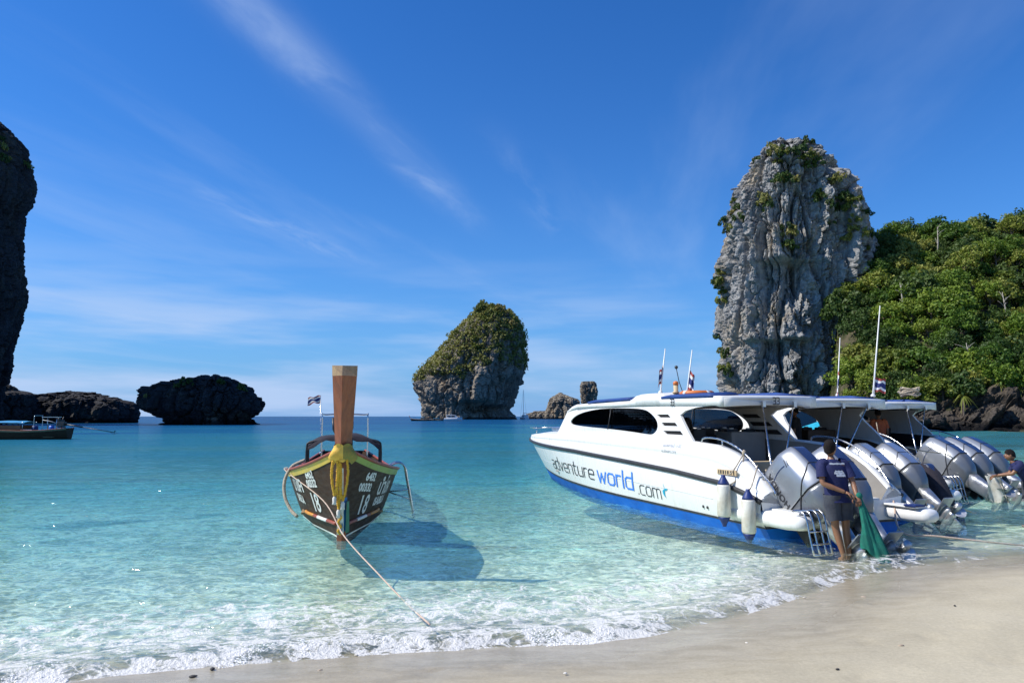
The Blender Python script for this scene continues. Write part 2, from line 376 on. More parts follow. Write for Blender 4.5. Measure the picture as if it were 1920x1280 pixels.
def water_material():
    t = NT('sea_water'); p = t.wpos()
    dep = t.new('ShaderNodeAttribute', attribute_name='depth').outputs['Fac']; a = t.new('ShaderNodeAttribute', attribute_name='shore').outputs['Fac']
    # ripples: fine near, longer far
    r1 = t.noise(t.wpos((1, 1.7, 1), (0, 0, .25)), 6.5, 2, .6, .6, dim='2D'); r2 = t.noise(t.wpos((.8, 1.9, 1), (0, 0, -.2)), 1.7, 3, .6, .5, dim='2D'); r3 = t.noise(t.wpos((.6, 2.2, 1)), .28, 4, .62, .4, dim='2D')
    hh = t.math('ADD', t.math('MULTIPLY', r1, .02), t.math('ADD', t.math('MULTIPLY', r2, .08), t.math('MULTIPLY', r3, .30))); nr = t.bump(hh, 1., 1.)
    # water body colour grows with depth; weed and sand patches vary it
    patch = t.noise(t.wpos((.5, 1.15, 1), (0, 0, .12)), .085, 3, .6, .5, dim='2D')
    pp = t.noise(t.wpos((.35, 1.2, 1)), .02, 3, .6, .3, dim='2D')
    de = t.math('MULTIPLY', dep, t.mr(patch, .3, .7, .62, 1.55, 'LINEAR'))
    de = t.math('MULTIPLY', de, t.mr(pp, .3, .7, .8, 1.25, 'LINEAR'))
    lg = t.math('DIVIDE', t.math('LOGARITHM', t.math('ADD', de, .1), 10.), 2.4)     # -1..1.3 -> scaled
    f = t.math('ADD', lg, .42)
    body = t.ramp(f, [(0.0, (.46, .60, .52)), (.24, (.30, .56, .51)), (.40, (.15, .46, .485)), (.52, (.072, .35, .415)), (.64, (.026, .215, .31)), (.78, (.006, .085, .20)), (.95, (.004, .05, .145))])
    op = t.math('SUBTRACT', 1., t.math('POWER', 2.718, t.math('MULTIPLY', de, -.30)))
    # caustic light of the ripples, painted into the see-through tint
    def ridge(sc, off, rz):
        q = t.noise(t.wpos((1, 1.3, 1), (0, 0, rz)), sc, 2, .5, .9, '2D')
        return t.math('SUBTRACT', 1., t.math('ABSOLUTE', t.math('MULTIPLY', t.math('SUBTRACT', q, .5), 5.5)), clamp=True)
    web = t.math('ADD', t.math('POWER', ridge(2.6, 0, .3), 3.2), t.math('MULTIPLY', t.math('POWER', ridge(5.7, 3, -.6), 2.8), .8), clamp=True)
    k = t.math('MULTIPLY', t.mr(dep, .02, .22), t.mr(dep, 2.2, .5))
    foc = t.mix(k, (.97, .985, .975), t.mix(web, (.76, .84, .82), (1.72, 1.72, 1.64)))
    ab = t.new('ShaderNodeCombineColor')                      # clear water swallows red first
    for i, c in enumerate((-.34, -.052, -.062)): t.put(ab.inputs[i], t.math('POWER', 2.718, t.math('MULTIPLY', dep, c)))
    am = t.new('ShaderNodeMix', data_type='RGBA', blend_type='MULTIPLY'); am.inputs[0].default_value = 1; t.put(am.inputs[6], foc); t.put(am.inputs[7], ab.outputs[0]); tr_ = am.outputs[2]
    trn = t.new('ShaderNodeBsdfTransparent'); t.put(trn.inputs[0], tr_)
    dif = t.new('ShaderNodeBsdfDiffuse'); t.put(dif.inputs['Color'], body); t.put(dif.inputs['Normal'], nr)
    m1 = t.new('ShaderNodeMixShader'); t.put(m1.inputs[0], op); t.l.new(trn.outputs[0], m1.inputs[1]); t.l.new(dif.outputs[0], m1.inputs[2])
    fr = t.new('ShaderNodeFresnel'); fr.inputs['IOR'].default_value = 1.33; t.put(fr.inputs['Normal'], nr)
    gl = t.new('ShaderNodeBsdfGlossy'); gl.inputs['Roughness'].default_value = .10; t.put(gl.inputs['Normal'], nr); gl.inputs['Color'].default_value = (1, 1, 1, 1)
    # a rough sea never mirrors fully: facets turn towards the eye
    ff = t.math('MINIMUM', fr.outputs[0], .24); ff = t.math('MULTIPLY', ff, t.mr(dep, .0, .03))
    m2 = t.new('ShaderNodeMixShader'); t.put(m2.inputs[0], ff); t.l.new(m1.outputs[0], m2.inputs[1]); t.l.new(gl.outputs[0], m2.inputs[2])
    # foam
    sxyz = t.new('ShaderNodeSeparateXYZ'); t.put(sxyz.inputs[0], p)
    n1 = t.noise(p, 1.1, 4, .6, dim='2D'); n2 = t.noise(p, 6, 5, .65, .8, dim='2D'); n3 = t.math('MULTIPLY', ridge(7.5, 1, .9), .55)
    e = t.math('ADD', a, t.math('MULTIPLY', t.math('SUBTRACT', n1, .5), -1.1))
    front = t.math('MULTIPLY', t.mr(e, -.55, -.1), t.mr(e, .95, .15))
    front = t.math('MULTIPLY', front, t.mr(t.noise(t.wpos((1, 1, 1), (0, 0, .5)), .9, 2, .5, dim='2D'), .36, .58, .52, 1.))
    trail = t.math('MULTIPLY', t.math('MULTIPLY', t.mr(e, -.2, .4), t.mr(e, 3.0, .9)), .70)
    lace = t.math('ADD', t.math('MULTIPLY', t.mr(n2, .30, .68, 0., 1., 'LINEAR'), .70), t.math('MULTIPLY', n3, .55))
    fo = t.math('ADD', t.math('MAXIMUM', front, trail), t.math('MULTIPLY', t.math('SUBTRACT', lace, .60), 1.25))
    fo = t.math('SUBTRACT', fo, t.mr(sxyz.outputs[0], 1.0, 5.5, 0., .45))         # the wave spends itself in the lee of the boats
    fo = t.mr(fo, .42, .95)
    fo = t.math('MULTIPLY', fo, .80)
    fb = t.bump(t.noise(p, 30, 2, .7, dim='2D'), .6, .03)
    fd = t.bsdf((.80, .78, .73), .55, 0, fb, .3)
    m3 = t.new('ShaderNodeMixShader'); t.put(m3.inputs[0], fo); t.l.new(m2.outputs[0], m3.inputs[1]); t.l.new(fd, m3.inputs[2])
    return t.done(m3.outputs[0])

M = {}
M['sand'] = sand_material(); M['water'] = water_material()
make_sand(); make_sea()

# ------------------------------------------------------------------ rock
def rock_material(name, base, light, tan, dark, sc=.12, streak=.55, bump=.6, bdist=.6, green=None):
    t = NT(name); p = t.wpos(); pv = t.wpos((1, 1, .16))
    n1 = t.noise(pv, sc * 3.2, 6, .65, .5); n2 = t.noise(p, sc * 9, 6, .7); n3 = t.noise(p, sc * 1.1, 3, .5); n4 = t.noise(pv, sc * 12, 5, .7, .3)
    col = t.mix(t.mr(n2, .35, .68), base, light)
    col = t.mix(t.math('MULTIPLY', t.mr(n3, .50, .68), t.mr(n2, .35, .6)), col, tan)
    col = t.mix(t.math('MULTIPLY', t.mr(n1, .50, .66), streak), col, dark)
    col = t.mix(t.math('MULTIPLY', t.mr(n4, .57, .70), streak * .9), col, dark)
    if green: col = t.mix(t.math('MULTIPLY', t.mr(t.noise(p, sc * 2.3, 5, .65), .56, .66), .8), col, green)
    tide = t.new('ShaderNodeSeparateXYZ'); t.put(tide.inputs[0], p)       # dark tide stain just over the water
    col = t.mix(t.mr(t.math('ADD', tide.outputs[2], t.math('MULTIPLY', n2, 1.2)), 2.3, 1.2), col, tuple(x * .55 for x in dark))
    h = t.math('ADD', t.math('MULTIPLY', n2, 1.0), t.math('ADD', t.math('MULTIPLY', n4, .8), t.math('MULTIPLY', t.noise(p, sc * 30, 4, .7), .35)))
    return t.done(t.bsdf(col, .92, 0, t.bump(h, bump, bdist), .2))

def make_rock(name, rows, Y, depth, mat, nth=240, nz=220, amp=1., seed=0, expo=.8, cols=1., dents=(), top_flat=.35, below=-3., strata=0., fine=1., vz=1., fiss=0., sm=1., zn=.5):
    """a rock standing at distance Y: its width level by level, a rounded plan, then relief cut into it"""
    L = [(at(xl, y, Y), at(xr, y, Y)) for y, xl, xr in rows]
    zt = np.array([q[0].z for q in L])[::-1]; xl = np.array([q[0].x for q in L])[::-1]; xr = np.array([q[1].x for q in L])[::-1]
    if zt[0] > below: zt = np.r_[below, zt]; xl = np.r_[xl[0], xl]; xr = np.r_[xr[0], xr]
    zz = np.linspace(zt[0], zt[-1], nz); a = np.interp(zz, zt, (xr - xl) / 2); c = np.interp(zz, zt, (xr + xl) / 2)
    ker = np.hanning(7); ker /= ker.sum()
    pad = lambda q: np.convolve(np.r_[[q[0]] * 3, q, [q[-1]] * 3], ker, 'valid')
    a, c = pad(a), pad(c)
    # rounded top
    nt = 14; tt = np.linspace(0, 1, nt + 1)[1:]
    zz = np.r_[zz, zz[-1] + top_flat * a[-1] * np.sin(tt * PI / 2)]; a = np.r_[a, a[-1] * np.maximum(np.cos(tt * PI / 2), .01)]; c = np.r_[c, np.full(nt, c[-1])]
    amax = a.max(); b = depth * (a / amax) ** .55
    th = np.linspace(0, 2 * PI, nth, endpoint=False); C, S = np.cos(th), np.sin(th)
    cx = np.sign(C) * np.abs(C) ** expo; sy = np.sign(S) * np.abs(S) ** expo
    X = c[:, None] + a[:, None] * cx; Yy = Y + b[:, None] * sy; Z = np.repeat(zz[:, None], nth, 1)
    P = np.stack([X, Yy, Z], -1).reshape(-1, 3)
    N = np.stack([np.repeat(C[None], len(zz), 0), np.repeat(S[None], len(zz), 0), np.zeros_like(Z)], -1).reshape(-1, 3)
    s = seed * 31.7; k = 1. / amp
    d = 1.6 * sm * fbm(P * [.10 * k * cols, .10 * k * cols, .030 * k] + s, 4)                            # buttresses running down
    d += 1.1 * sm * (fbm(P * [.22 * k, .22 * k, .10 * k] + s + 5, 5, .55, ridged=True) - .3)
    f1, f2, idv = cell(P * [.20 * k * cols, .20 * k * cols, .075 * k * vz] + .5 * fbm(P * .2 * k + s, 3)[:, None] + s); d += (1.5 + .9 * (1 - sm) * 2) * (idv - .5) - 1.1 * np.exp(-((f2 - f1) / (.10 if sm == 1 else .06)) ** 2)   # blocks with cracks between
    f1, f2, idv = cell(P * [.62 * k, .62 * k, .34 * k * vz] + .5 * fbm(P * .5 * k + s, 3)[:, None] + s + 9, 5); d += (.55 + 1.0 * (1 - sm)) * (idv - .5) - .45 * np.exp(-((f2 - f1) / (.12 if sm == 1 else .08)) ** 2)
    if sm < 1: f1, f2, idv = cell(P * [1.5, 1.5, .75] + .3 * fbm(P * 1.1 + s, 2)[:, None] + s + 3, 7); d += .45 * (idv - .5) - .18 * np.exp(-((f2 - f1) / .1) ** 2)
    d += .5 * fine * fbm(P * 1.1 * k + s, 5, .6)
    if fiss:      # deep upright fissures and stepped faces
        q = fbm(P * [.085, .085, .012] + s + 40, 3); d -= fiss * 2.2 * np.exp(-(q / .030) ** 2); q = fbm(P * [.19, .19, .035] + s + 50, 3); d -= fiss * .8 * np.exp(-(q / .035) ** 2)
        st = fbm(P * [.06, .06, .03] + s + 60, 2) * 5; d += fiss * .75 * (np.floor(st) + sstep(.75, 1., st - np.floor(st))) * .8
    if strata:
        zs = P[:, 2] * .55 * k + 1.2 * fbm(P * [.06 * k, .06 * k, .06 * k] + s, 3) + P[:, 0] * .12 * k
        d += strata * ((zs % 1.) - .5)
    for (px, py, rx, rz, dep, over) in dents:      # hollows under overhangs
        q = at(px, py, Y); ux = (P[:, 0] - q.x) / rx; uz = (P[:, 2] - q.z) / rz
        sh = np.where(uz > 0, np.exp(-(np.abs(uz) * over) ** 4), np.exp(-uz ** 2)) * np.exp(-ux ** 2)
        d -= dep * sh * (N[:, 1] < .2)
    d *= np.repeat(np.clip(a / (3.2 * amp), .12, 1), nth)
    P2 = P + N * (d * amp)[:, None]
    P2[:, 2] += zn * amp * fbm(P * .35 * k + s + 3, 4) * np.clip((P[:, 2] - 1) / 3, 0, 1)
    P2 = P2.reshape(len(zz), nth, 3); P2[-1, :, :] = P2[-1].mean(0)
    j, i = np.meshgrid(np.arange(len(zz) - 1), np.arange(nth), indexing='ij'); i2 = (i + 1) % nth
    Q = np.stack([j * nth + i, j * nth + i2, (j + 1) * nth + i2, (j + 1) * nth + i], -1).reshape(-1, 4)
    V = P2.reshape(-1, 3); base = Vector((float(c[0]), Y, 0))
    o = fast_mesh(name, V - np.array(base), Q, mat, False); o.location = base
    return o

# ------------------------------------------------------------------ foliage
def leaf_material(name, stops, rough=.55):
    t = NT(name); oi = t.new('ShaderNodeObjectInfo'); p = t.wpos()
    n = t.noise(p, .55, 3, .6); n2 = t.noise(p, 3.1, 2)
    isl = t.new('ShaderNodeNewGeometry').outputs['Random Per Island']
    f = t.math('ADD', t.math('MULTIPLY', oi.outputs['Random'], .60), t.math('ADD', t.math('MULTIPLY', n, .22), t.math('MULTIPLY', isl, .22)))
    col = t.ramp(f, stops)
    d = t.bsdf(col, rough, 0, None, .35); tr = t.new('ShaderNodeBsdfTranslucent'); t.put(tr.inputs[0], col)
    m_ = t.new('ShaderNodeMixShader'); m_.inputs[0].default_value = .28; t.l.new(d, m_.inputs[1]); t.l.new(tr.outputs[0], m_.inputs[2])
    return t.done(m_.outputs[0])

def leaves(C, n, R, size, rs, up=.35):
    """n leaf-sized faces round each clump centre C (k,3) with clump radius R; returns V, Q"""
    k = len(C); N = k * n; R = np.repeat(np.broadcast_to(R, (k,)), n)
    d = rs.normal(size=(N, 3)); d /= np.linalg.norm(d, axis=1)[:, None]; r = rs.uniform(.45, 1.05, N) ** .6
    d[:, 2] *= .75; P = np.repeat(C, n, 0) + d * (r * R)[:, None]
    nrm = d + rs.normal(size=(N, 3)) * .55; nrm[:, 2] += up; nrm /= np.linalg.norm(nrm, axis=1)[:, None]
    t1 = np.cross(nrm, rs.normal(size=(N, 3))); t1 /= np.linalg.norm(t1, axis=1)[:, None]; t2 = np.cross(nrm, t1)
    sz = (np.broadcast_to(size, (k,)).repeat(n) * rs.uniform(.6, 1.35, N))[:, None]; asp = rs.uniform(.42, .72, N)[:, None]
    V = np.stack([P - t1 * sz, P - t2 * sz * asp + nrm * sz * .12, P + t1 * sz, P + t2 * sz * asp + nrm * sz * .12], 1).reshape(-1, 3)
    return V, np.arange(N * 4).reshape(-1, 4)

def crown_mesh(name, rs, rad, hgt, clumps, n, size, mat, top=0.):
    th = rs.uniform(0, 2 * PI, clumps); ph = np.arccos(rs.uniform(-.35, 1, clumps)); rr = rs.uniform(.55, 1., clumps)
    C = np.stack([np.sin(ph) * np.cos(th) * rad * rr, np.sin(ph) * np.sin(th) * rad * rr, np.cos(ph) * hgt * rr + top], -1)
    C += rs.normal(size=C.shape) * rad * .07
    V, Q = leaves(C, n, rs.uniform(.22, .38, clumps) * rad, size, rs)
    o = fast_mesh(name, V, Q, mat); return o, C

def tree_proto(seed, rad, hgt, stem, clumps, n, size, lm):
    rs = np.random.RandomState(seed); root = thing('forest_tree', '', 'tree')
    cr, C = crown_mesh('crown', rs, rad, hgt, clumps, n, size, lm, stem); cr.parent = root
    mb = MB(); b = Vector((rs.uniform(-.25, .25), rs.uniform(-.25, .25), stem * .75))
    mb.tube([(0, 0, -1.2), b * .5, b, b + Vector((.1, .1, hgt * .5))], [.2, .16, .12, .05], 6)
    for q in C[rs.choice(len(C), 6, replace=False)]:
        q = Vector(q); mb.tube([b * .8, (b + q) * .5 + Vector((0, 0, .2)), q], [.09, .06, .02], 5)
    mb.build('trunk', M['bark'], root)
    return root

M['bark'] = pm('bark', (.16, .13, .10), (.09, .07, .055), 2.5, .9, bump=.6)
M['dead_wood'] = pm('dead_wood', (.42, .38, .32), (.3, .27, .22), 4, .9, bump=.5)
M['leaf_forest'] = leaf_material('leaf_forest', [(.0, (.026, .060, .008)), (.30, (.062, .125, .012)), (.52, (.125, .205, .018)), (.72, (.20, .265, .028)), (.9, (.27, .275, .055))])
M['leaf_dark'] = leaf_material('leaf_dark', [(.0, (.016, .038, .008)), (.4, (.035, .075, .012)), (.8, (.075, .12, .02))])
M['leaf_olive'] = leaf_material('leaf_olive', [(.0, (.07, .10, .012)), (.4, (.14, .185, .02)), (.8, (.25, .26, .05))])
M['leaf_island'] = leaf_material('leaf_island', [(.0, (.055, .080, .012)), (.35, (.135, .165, .024)), (.6, (.22, .225, .045)), (.85, (.29, .24, .08))])
M['rock_tower'] = rock_material('limestone_grey', (.22, .215, .205), (.40, .39, .365), (.40, .33, .235), (.055, .055, .058), .12, .74)
M['rock_island'] = rock_material('limestone_island', (.21, .18, .14), (.33, .285, .22), (.38, .28, .17), (.05, .048, .046), .05, .6, .7, 1.2)
M['rock_shaded'] = rock_material('limestone_shaded', (.030, .030, .034), (.050, .049, .050), (.085, .075, .055), (.010, .010, .013), .10, .6, .6, .6)  # limestone of the left rocks, their backlit shade put into the colour
M['rock_shore'] = rock_material('shore_rock', (.055, .045, .036), (.105, .088, .07), (.12, .092, .062), (.016, .014, .013), .25, .6, .7, .4)

def make_rocks():
    # the tall tower on the right
    T = [(273, 1458, 1466), (280, 1442, 1484), (297, 1410, 1512), (330, 1396, 1546), (370, 1382, 1574), (420, 1372, 1600), (470, 1364, 1614), (520, 1358, 1614), (580, 1354, 1604),
         (620, 1353, 1592), (680, 1358, 1576), (740, 1368, 1568), (790, 1374, 1562)]
    o = make_rock('limestone_tower', T, 138, 13, M['rock_tower'], 450, 400, 1.0, 1, .78, 1.15, top_flat=.12, sm=.45,
                  dents=[(1435, 520, 4.2, 6.5, 4.6, 6.), (1425, 655, 4.2, 4.5, 3.6, 6.), (1500, 590, 2.6, 7, 1.8, 2.), (1565, 600, 2.2, 8, 1.6, 2.), (1480, 400, 1.6, 9, 1.4, 1.5), (1530, 470, 1.6, 10, 1.4, 1.5), (1560, 740, 6, 4, 2.0, 3.)], fine=1.2, vz=.6, fiss=1.)
    tag(o, 'tall grey limestone tower with sheer streaked face beside the forested hill', 'rock')
    tower = o
    # the green capped island in the middle distance
    I = [(584, 906, 930), (592, 892, 956), (604, 878, 972), (625, 858, 979), (650, 836, 980), (675, 812, 980), (700, 790, 979), (715, 784, 978), (735, 786, 975), (755, 793, 968), (770, 797, 964), (784, 800, 974)]
    o = make_rock('island', I, 450, 26, M['rock_island'], 300, 280, 2.0, 4, .82, 1.2, dents=[(890, 762, 9, 9, 5, 3.), (935, 770, 8, 9, 6, 3.), (965, 735, 5, 16, 4, 2.), (830, 705, 7, 6, 4, 3)], top_flat=.5)
    tag(o, 'cone shaped limestone island with green scrub covering its upper slopes', 'island'); island = o
    # undercut dark rock on the left
    Mr = [(708, 388, 425), (713, 352, 440), (722, 300, 456), (733, 276, 470), (745, 268, 484), (760, 268, 490), (768, 276, 490), (776, 298, 478), (785, 314, 470), (790, 316, 474), (796, 312, 480)]
    o = make_rock('undercut_rock', Mr, 168, 9, M['rock_shaded'], 320, 180, .80, 6, .8, 1.5, top_flat=.10, strata=.35, below=-2., fine=1.6, zn=1.7)
    tag(o, 'dark mushroom shaped rock with undercut foot standing alone in the bay', 'rock'); mush = o
    b = make_rock('boulder', [(776, 388, 396), (783, 380, 412), (796, 376, 424)], 162, 2.2, M['rock_island'], 90, 60, .28, 3, .85)
    tag(b, 'pale brown boulder at the foot of the mushroom shaped rock', 'rock')
    # low headland, far left
    Hh = [(737, 120, 160), (741, 60, 178), (745, 0, 205), (752, -60, 232), (762, -120, 241), (775, -160, 243), (789, -180, 242)]
    o = make_rock('headland', Hh, 205, 14, M['rock_shaded'], 280, 120, 1.15, 8, .75, 1.3, top_flat=.06, fine=1.6, zn=1.2)
    tag(o, 'low dark headland running out from under the left cliff', 'rock')
    b = make_rock('rock_stack', [(731, -40, 22), (735, -60, 52), (742, -70, 58), (790, -80, 60)], 190, 7, M['rock_shaded'], 140, 60, .6, 12, .8)
    tag(b, 'squat dark rock block where the left cliff meets the low headland', 'rock')
    # the cliff cut by the left edge of the picture
    Cl = [(206, -260, -44), (226, -300, -6), (258, -330, 16), (290, -350, 26), (330, -360, 34), (365, -360, 28), (395, -355, 12), (430, -350, 8), (450, -350, 12), (500, -350, 18), (550, -345, 20), (585, -340, 8), (640, -330, -6), (690, -320, -16), (725, -320, -26), (790, -320, -30)]
    o = make_rock('cliff', Cl, 160, 15, M['rock_shaded'], 320, 300, .8, 15, .7, 1.0, top_flat=.06)
    tag(o, 'overhanging dark cliff with green top rising at the left edge', 'cliff'); cliff = o
    # far rocks right of the island
    b = make_rock('far_rock', [(737, 1046, 1054), (742, 1040, 1064), (748, 1032, 1080), (756, 1027, 1086), (768, 1024, 1092), (784, 1022, 1096)], 520, 12, M['rock_island'], 150, 90, 1.2, 17, .85, 1.2, top_flat=.2)
    tag(b, 'rounded grey brown rock at the horizon left of the leaning pillar', 'rock')
    b = make_rock('rock_pillar', [(716, 1091, 1117), (722, 1088, 1120), (735, 1089, 1121), (748, 1091, 1120), (765, 1090, 1122), (784, 1088, 1126)], 530, 6, M['rock_island'], 120, 110, 1.0, 19, .75, 1.2, top_flat=.1)
    tag(b, 'blocky rock pillar at the horizon just behind the white cabin roof', 'rock')
    b = make_rock('rock_ledge', [(771, 1000, 1030), (776, 990, 1060), (784, 984, 1070)], 525, 6, M['rock_island'], 120, 40, .8, 21, .8, top_flat=.05)
    tag(b, 'low flat rock ledge at the horizon beside the moored sailing boat', 'rock')
    return tower, island, mush, cliff

def surf_points(o, n, rs, keep):
    """random points with normals on a mesh, kept where keep(P, N) is true"""
    me = o.data; nv = len(me.vertices); V = np.empty(nv * 3, np.float32); me.vertices.foreach_get('co', V); V = V.reshape(-1, 3)
    npoly = len(me.polygons); I = np.empty(npoly * 4, np.int32); me.loops.foreach_get('vertex_index', I); I = I.reshape(-1, 4)
    A, B, D = V[I[:, 0]], V[I[:, 1]], V[I[:, 3]]; nr = np.cross(B - A, D - A); ar = np.linalg.norm(nr, axis=1); nr /= np.maximum(ar, 1e-9)[:, None]
    f = rs.choice(npoly, n, p=ar / ar.sum()); u, v = rs.rand(n, 1), rs.rand(n, 1)
    P = A[f] + (B - A)[f] * u + (D - A)[f] * v + np.array(o.location); N = nr[f]; k = keep(P, N); return P[k], N[k]

def proj(P):
    d = P - np.array([0, 0, CAMH]); cy = d[:, 1] * math.cos(PITCH) + d[:, 2] * math.sin(PITCH); cz = -d[:, 1] * math.sin(PITCH) + d[:, 2] * math.cos(PITCH)
    return 960 + F * d[:, 0] / cy, 640 - F * cz / cy

def island_cover(o):
    rs = np.random.RandomState(5)
    lim = lambda X, Z: Z > np.interp(X, [-58, -48, -38, -28, -20, -8, 0, 8], [22, 25, 27, 23, 30, 33, 32, 28]) + 5 * fbm(np.stack([X * .2, Z * 0, Z * .08], -1), 3)
    P, N = surf_points(o, 5200, rs, lambda P, N: lim(P[:, 0], P[:, 2]) & (fbm(P * .09, 3) > -.42))
    C = P + N * .9 + [0, 0, .6]; V, Q = leaves(C, 12, rs.uniform(.9, 2.4, len(C)), rs.uniform(.45, .85, len(C)), rs)
    g = fast_mesh('island_scrub', V, Q, M['leaf_island']); tag(g, 'dense green and olive scrub covering the upper island', 'scrub', kind='stuff')
    # bushes and small trees that stand clear of the mass
    protos = []
    for s in range(3):
        pr = tree_proto(60 + s, 2.2, 2.0, 1.4, 16, 16, .42, M['leaf_island']); pr.name = 'island_tree'; protos.append(pr)
    top = [(P[i], N[i]) for i in np.argsort(-(P[:, 2] + rs.normal(0, 9, len(P))))[:900:16]]
    for k, (q, n_) in enumerate(top):
        r = protos[k] if k < 3 else copy_tree(protos[k % 3]); r.location = (float(q[0]), float(q[1]), float(q[2]) + .2); s = rs.uniform(.7, 1.6)
        r.scale = (s, s, s * rs.uniform(.8, 1.2)); r.rotation_euler.z = rs.uniform(0, 6.28)
        tag(r, '%s olive tree on the %s of the cone shaped island' % ('bushy' if s > 1.15 else 'small', 'summit' if q[2] > 56 else 'left slope' if q[0] < -30 else 'right slope' if q[0] > -8 else 'middle slope'), 'tree', 'trees on the cone shaped island')

def cliff_plants(tower, cliff, mush):
    rs = np.random.RandomState(8); protos = []
    for s in range(4):
        sh = thing('cliff_shrub', '', 'shrub'); cr, C = crown_mesh('foliage', np.random.RandomState(80 + s), 1.2, .9, 12, 26, .20, M['leaf_island' if s % 2 else 'leaf_dark']); cr.parent = sh
        mb = MB(); mb.tube([(0, 0, -.5), (.05, 0, 0), (.1, .05, .5)], [.06, .05, .02], 5)
        for q in C[:4]: mb.tube([(0, 0, 0), Vector(q) * .6, Vector(q)], [.03, .02, .008], 4)
        mb.build('stem', M['bark'], sh); protos.append(sh)
    spots = [(1468, 275), (1480, 290), (1500, 282), (1515, 300), (1478, 318), (1490, 340), (1525, 290), (1542, 305), (1552, 330), (1440, 370), (1437, 385), (1420, 295), (1402, 300), (1480, 430), (1478, 455), (1535, 375), (1565, 365),
             (1590, 385), (1600, 410), (1575, 400), (1612, 375), (1620, 400), (1608, 430), (1378, 405), (1366, 420), (1362, 440), (1352, 525), (1350, 545), (1352, 560), (1356, 515), (1350, 640), (1353, 660), (1358, 655), (1362, 700), (1556, 655),
             (1500, 275), (1510, 270), (1460, 300), (1485, 305), (1570, 345), (1585, 365), (1602, 390), (1384, 380), (1395, 330), (1548, 420), (1470, 345), (1455, 285), (1520, 318), (1597, 447), (1560, 380), (1630, 430), (1634, 450), (1625, 470)]
    dg = bpy.context.evaluated_depsgraph_get(); n = 0
    def hit(px, py):
        ok, loc, nr, _, ob, _ = SC.ray_cast(dg, Vector((0, 0, CAMH)), ray(px, py).normalized()); return (loc, nr, ob) if ok else None
    def put(px, py, sc, lab, grp):
        nonlocal n
        h = hit(px, py)
        if not h or h[2].name not in ('limestone_tower', 'cliff', 'undercut_rock'): return
        r = protos[n] if n < 4 else copy_tree(protos[n % 4]); n += 1
        r.location = h[0] + h[1] * .25; s = sc * rs.uniform(.7, 1.25); r.scale = (s, s, s * rs.uniform(.9, 1.6)); r.rotation_euler.z = rs.uniform(0, 6.28); tag(r, lab, 'shrub', grp)
    for x, y in spots:
        for k in range(1 if y < 330 or x > 1545 else 2): put(x + rs.uniform(-9, 9), y + rs.uniform(-9, 9), .95, 'olive shrub clinging to the %s of the tall grey rock tower' % ('summit' if y < 325 else 'left edge' if x < 1400 else 'right shoulder' if x > 1545 else 'middle of the face'), 'shrubs on the rock tower')
    for k in range(10): put(rs.uniform(0, 60), rs.uniform(228, 330), 1.1, 'green shrub on top of the dark left cliff', 'shrubs on the left cliff')
    for k in range(9):
        x = rs.uniform(275, 480); put(x, np.interp(x, [275, 300, 345, 400, 440, 480], [742, 728, 718, 711, 718, 742]) + rs.uniform(0, 8), .8, 'low dark shrub on top of the mushroom shaped rock', 'shrubs on the mushroom rock')
    for p_ in protos[n:]:
        for c in list(p_.children): bpy.data.objects.remove(c)
        bpy.data.objects.remove(p_)

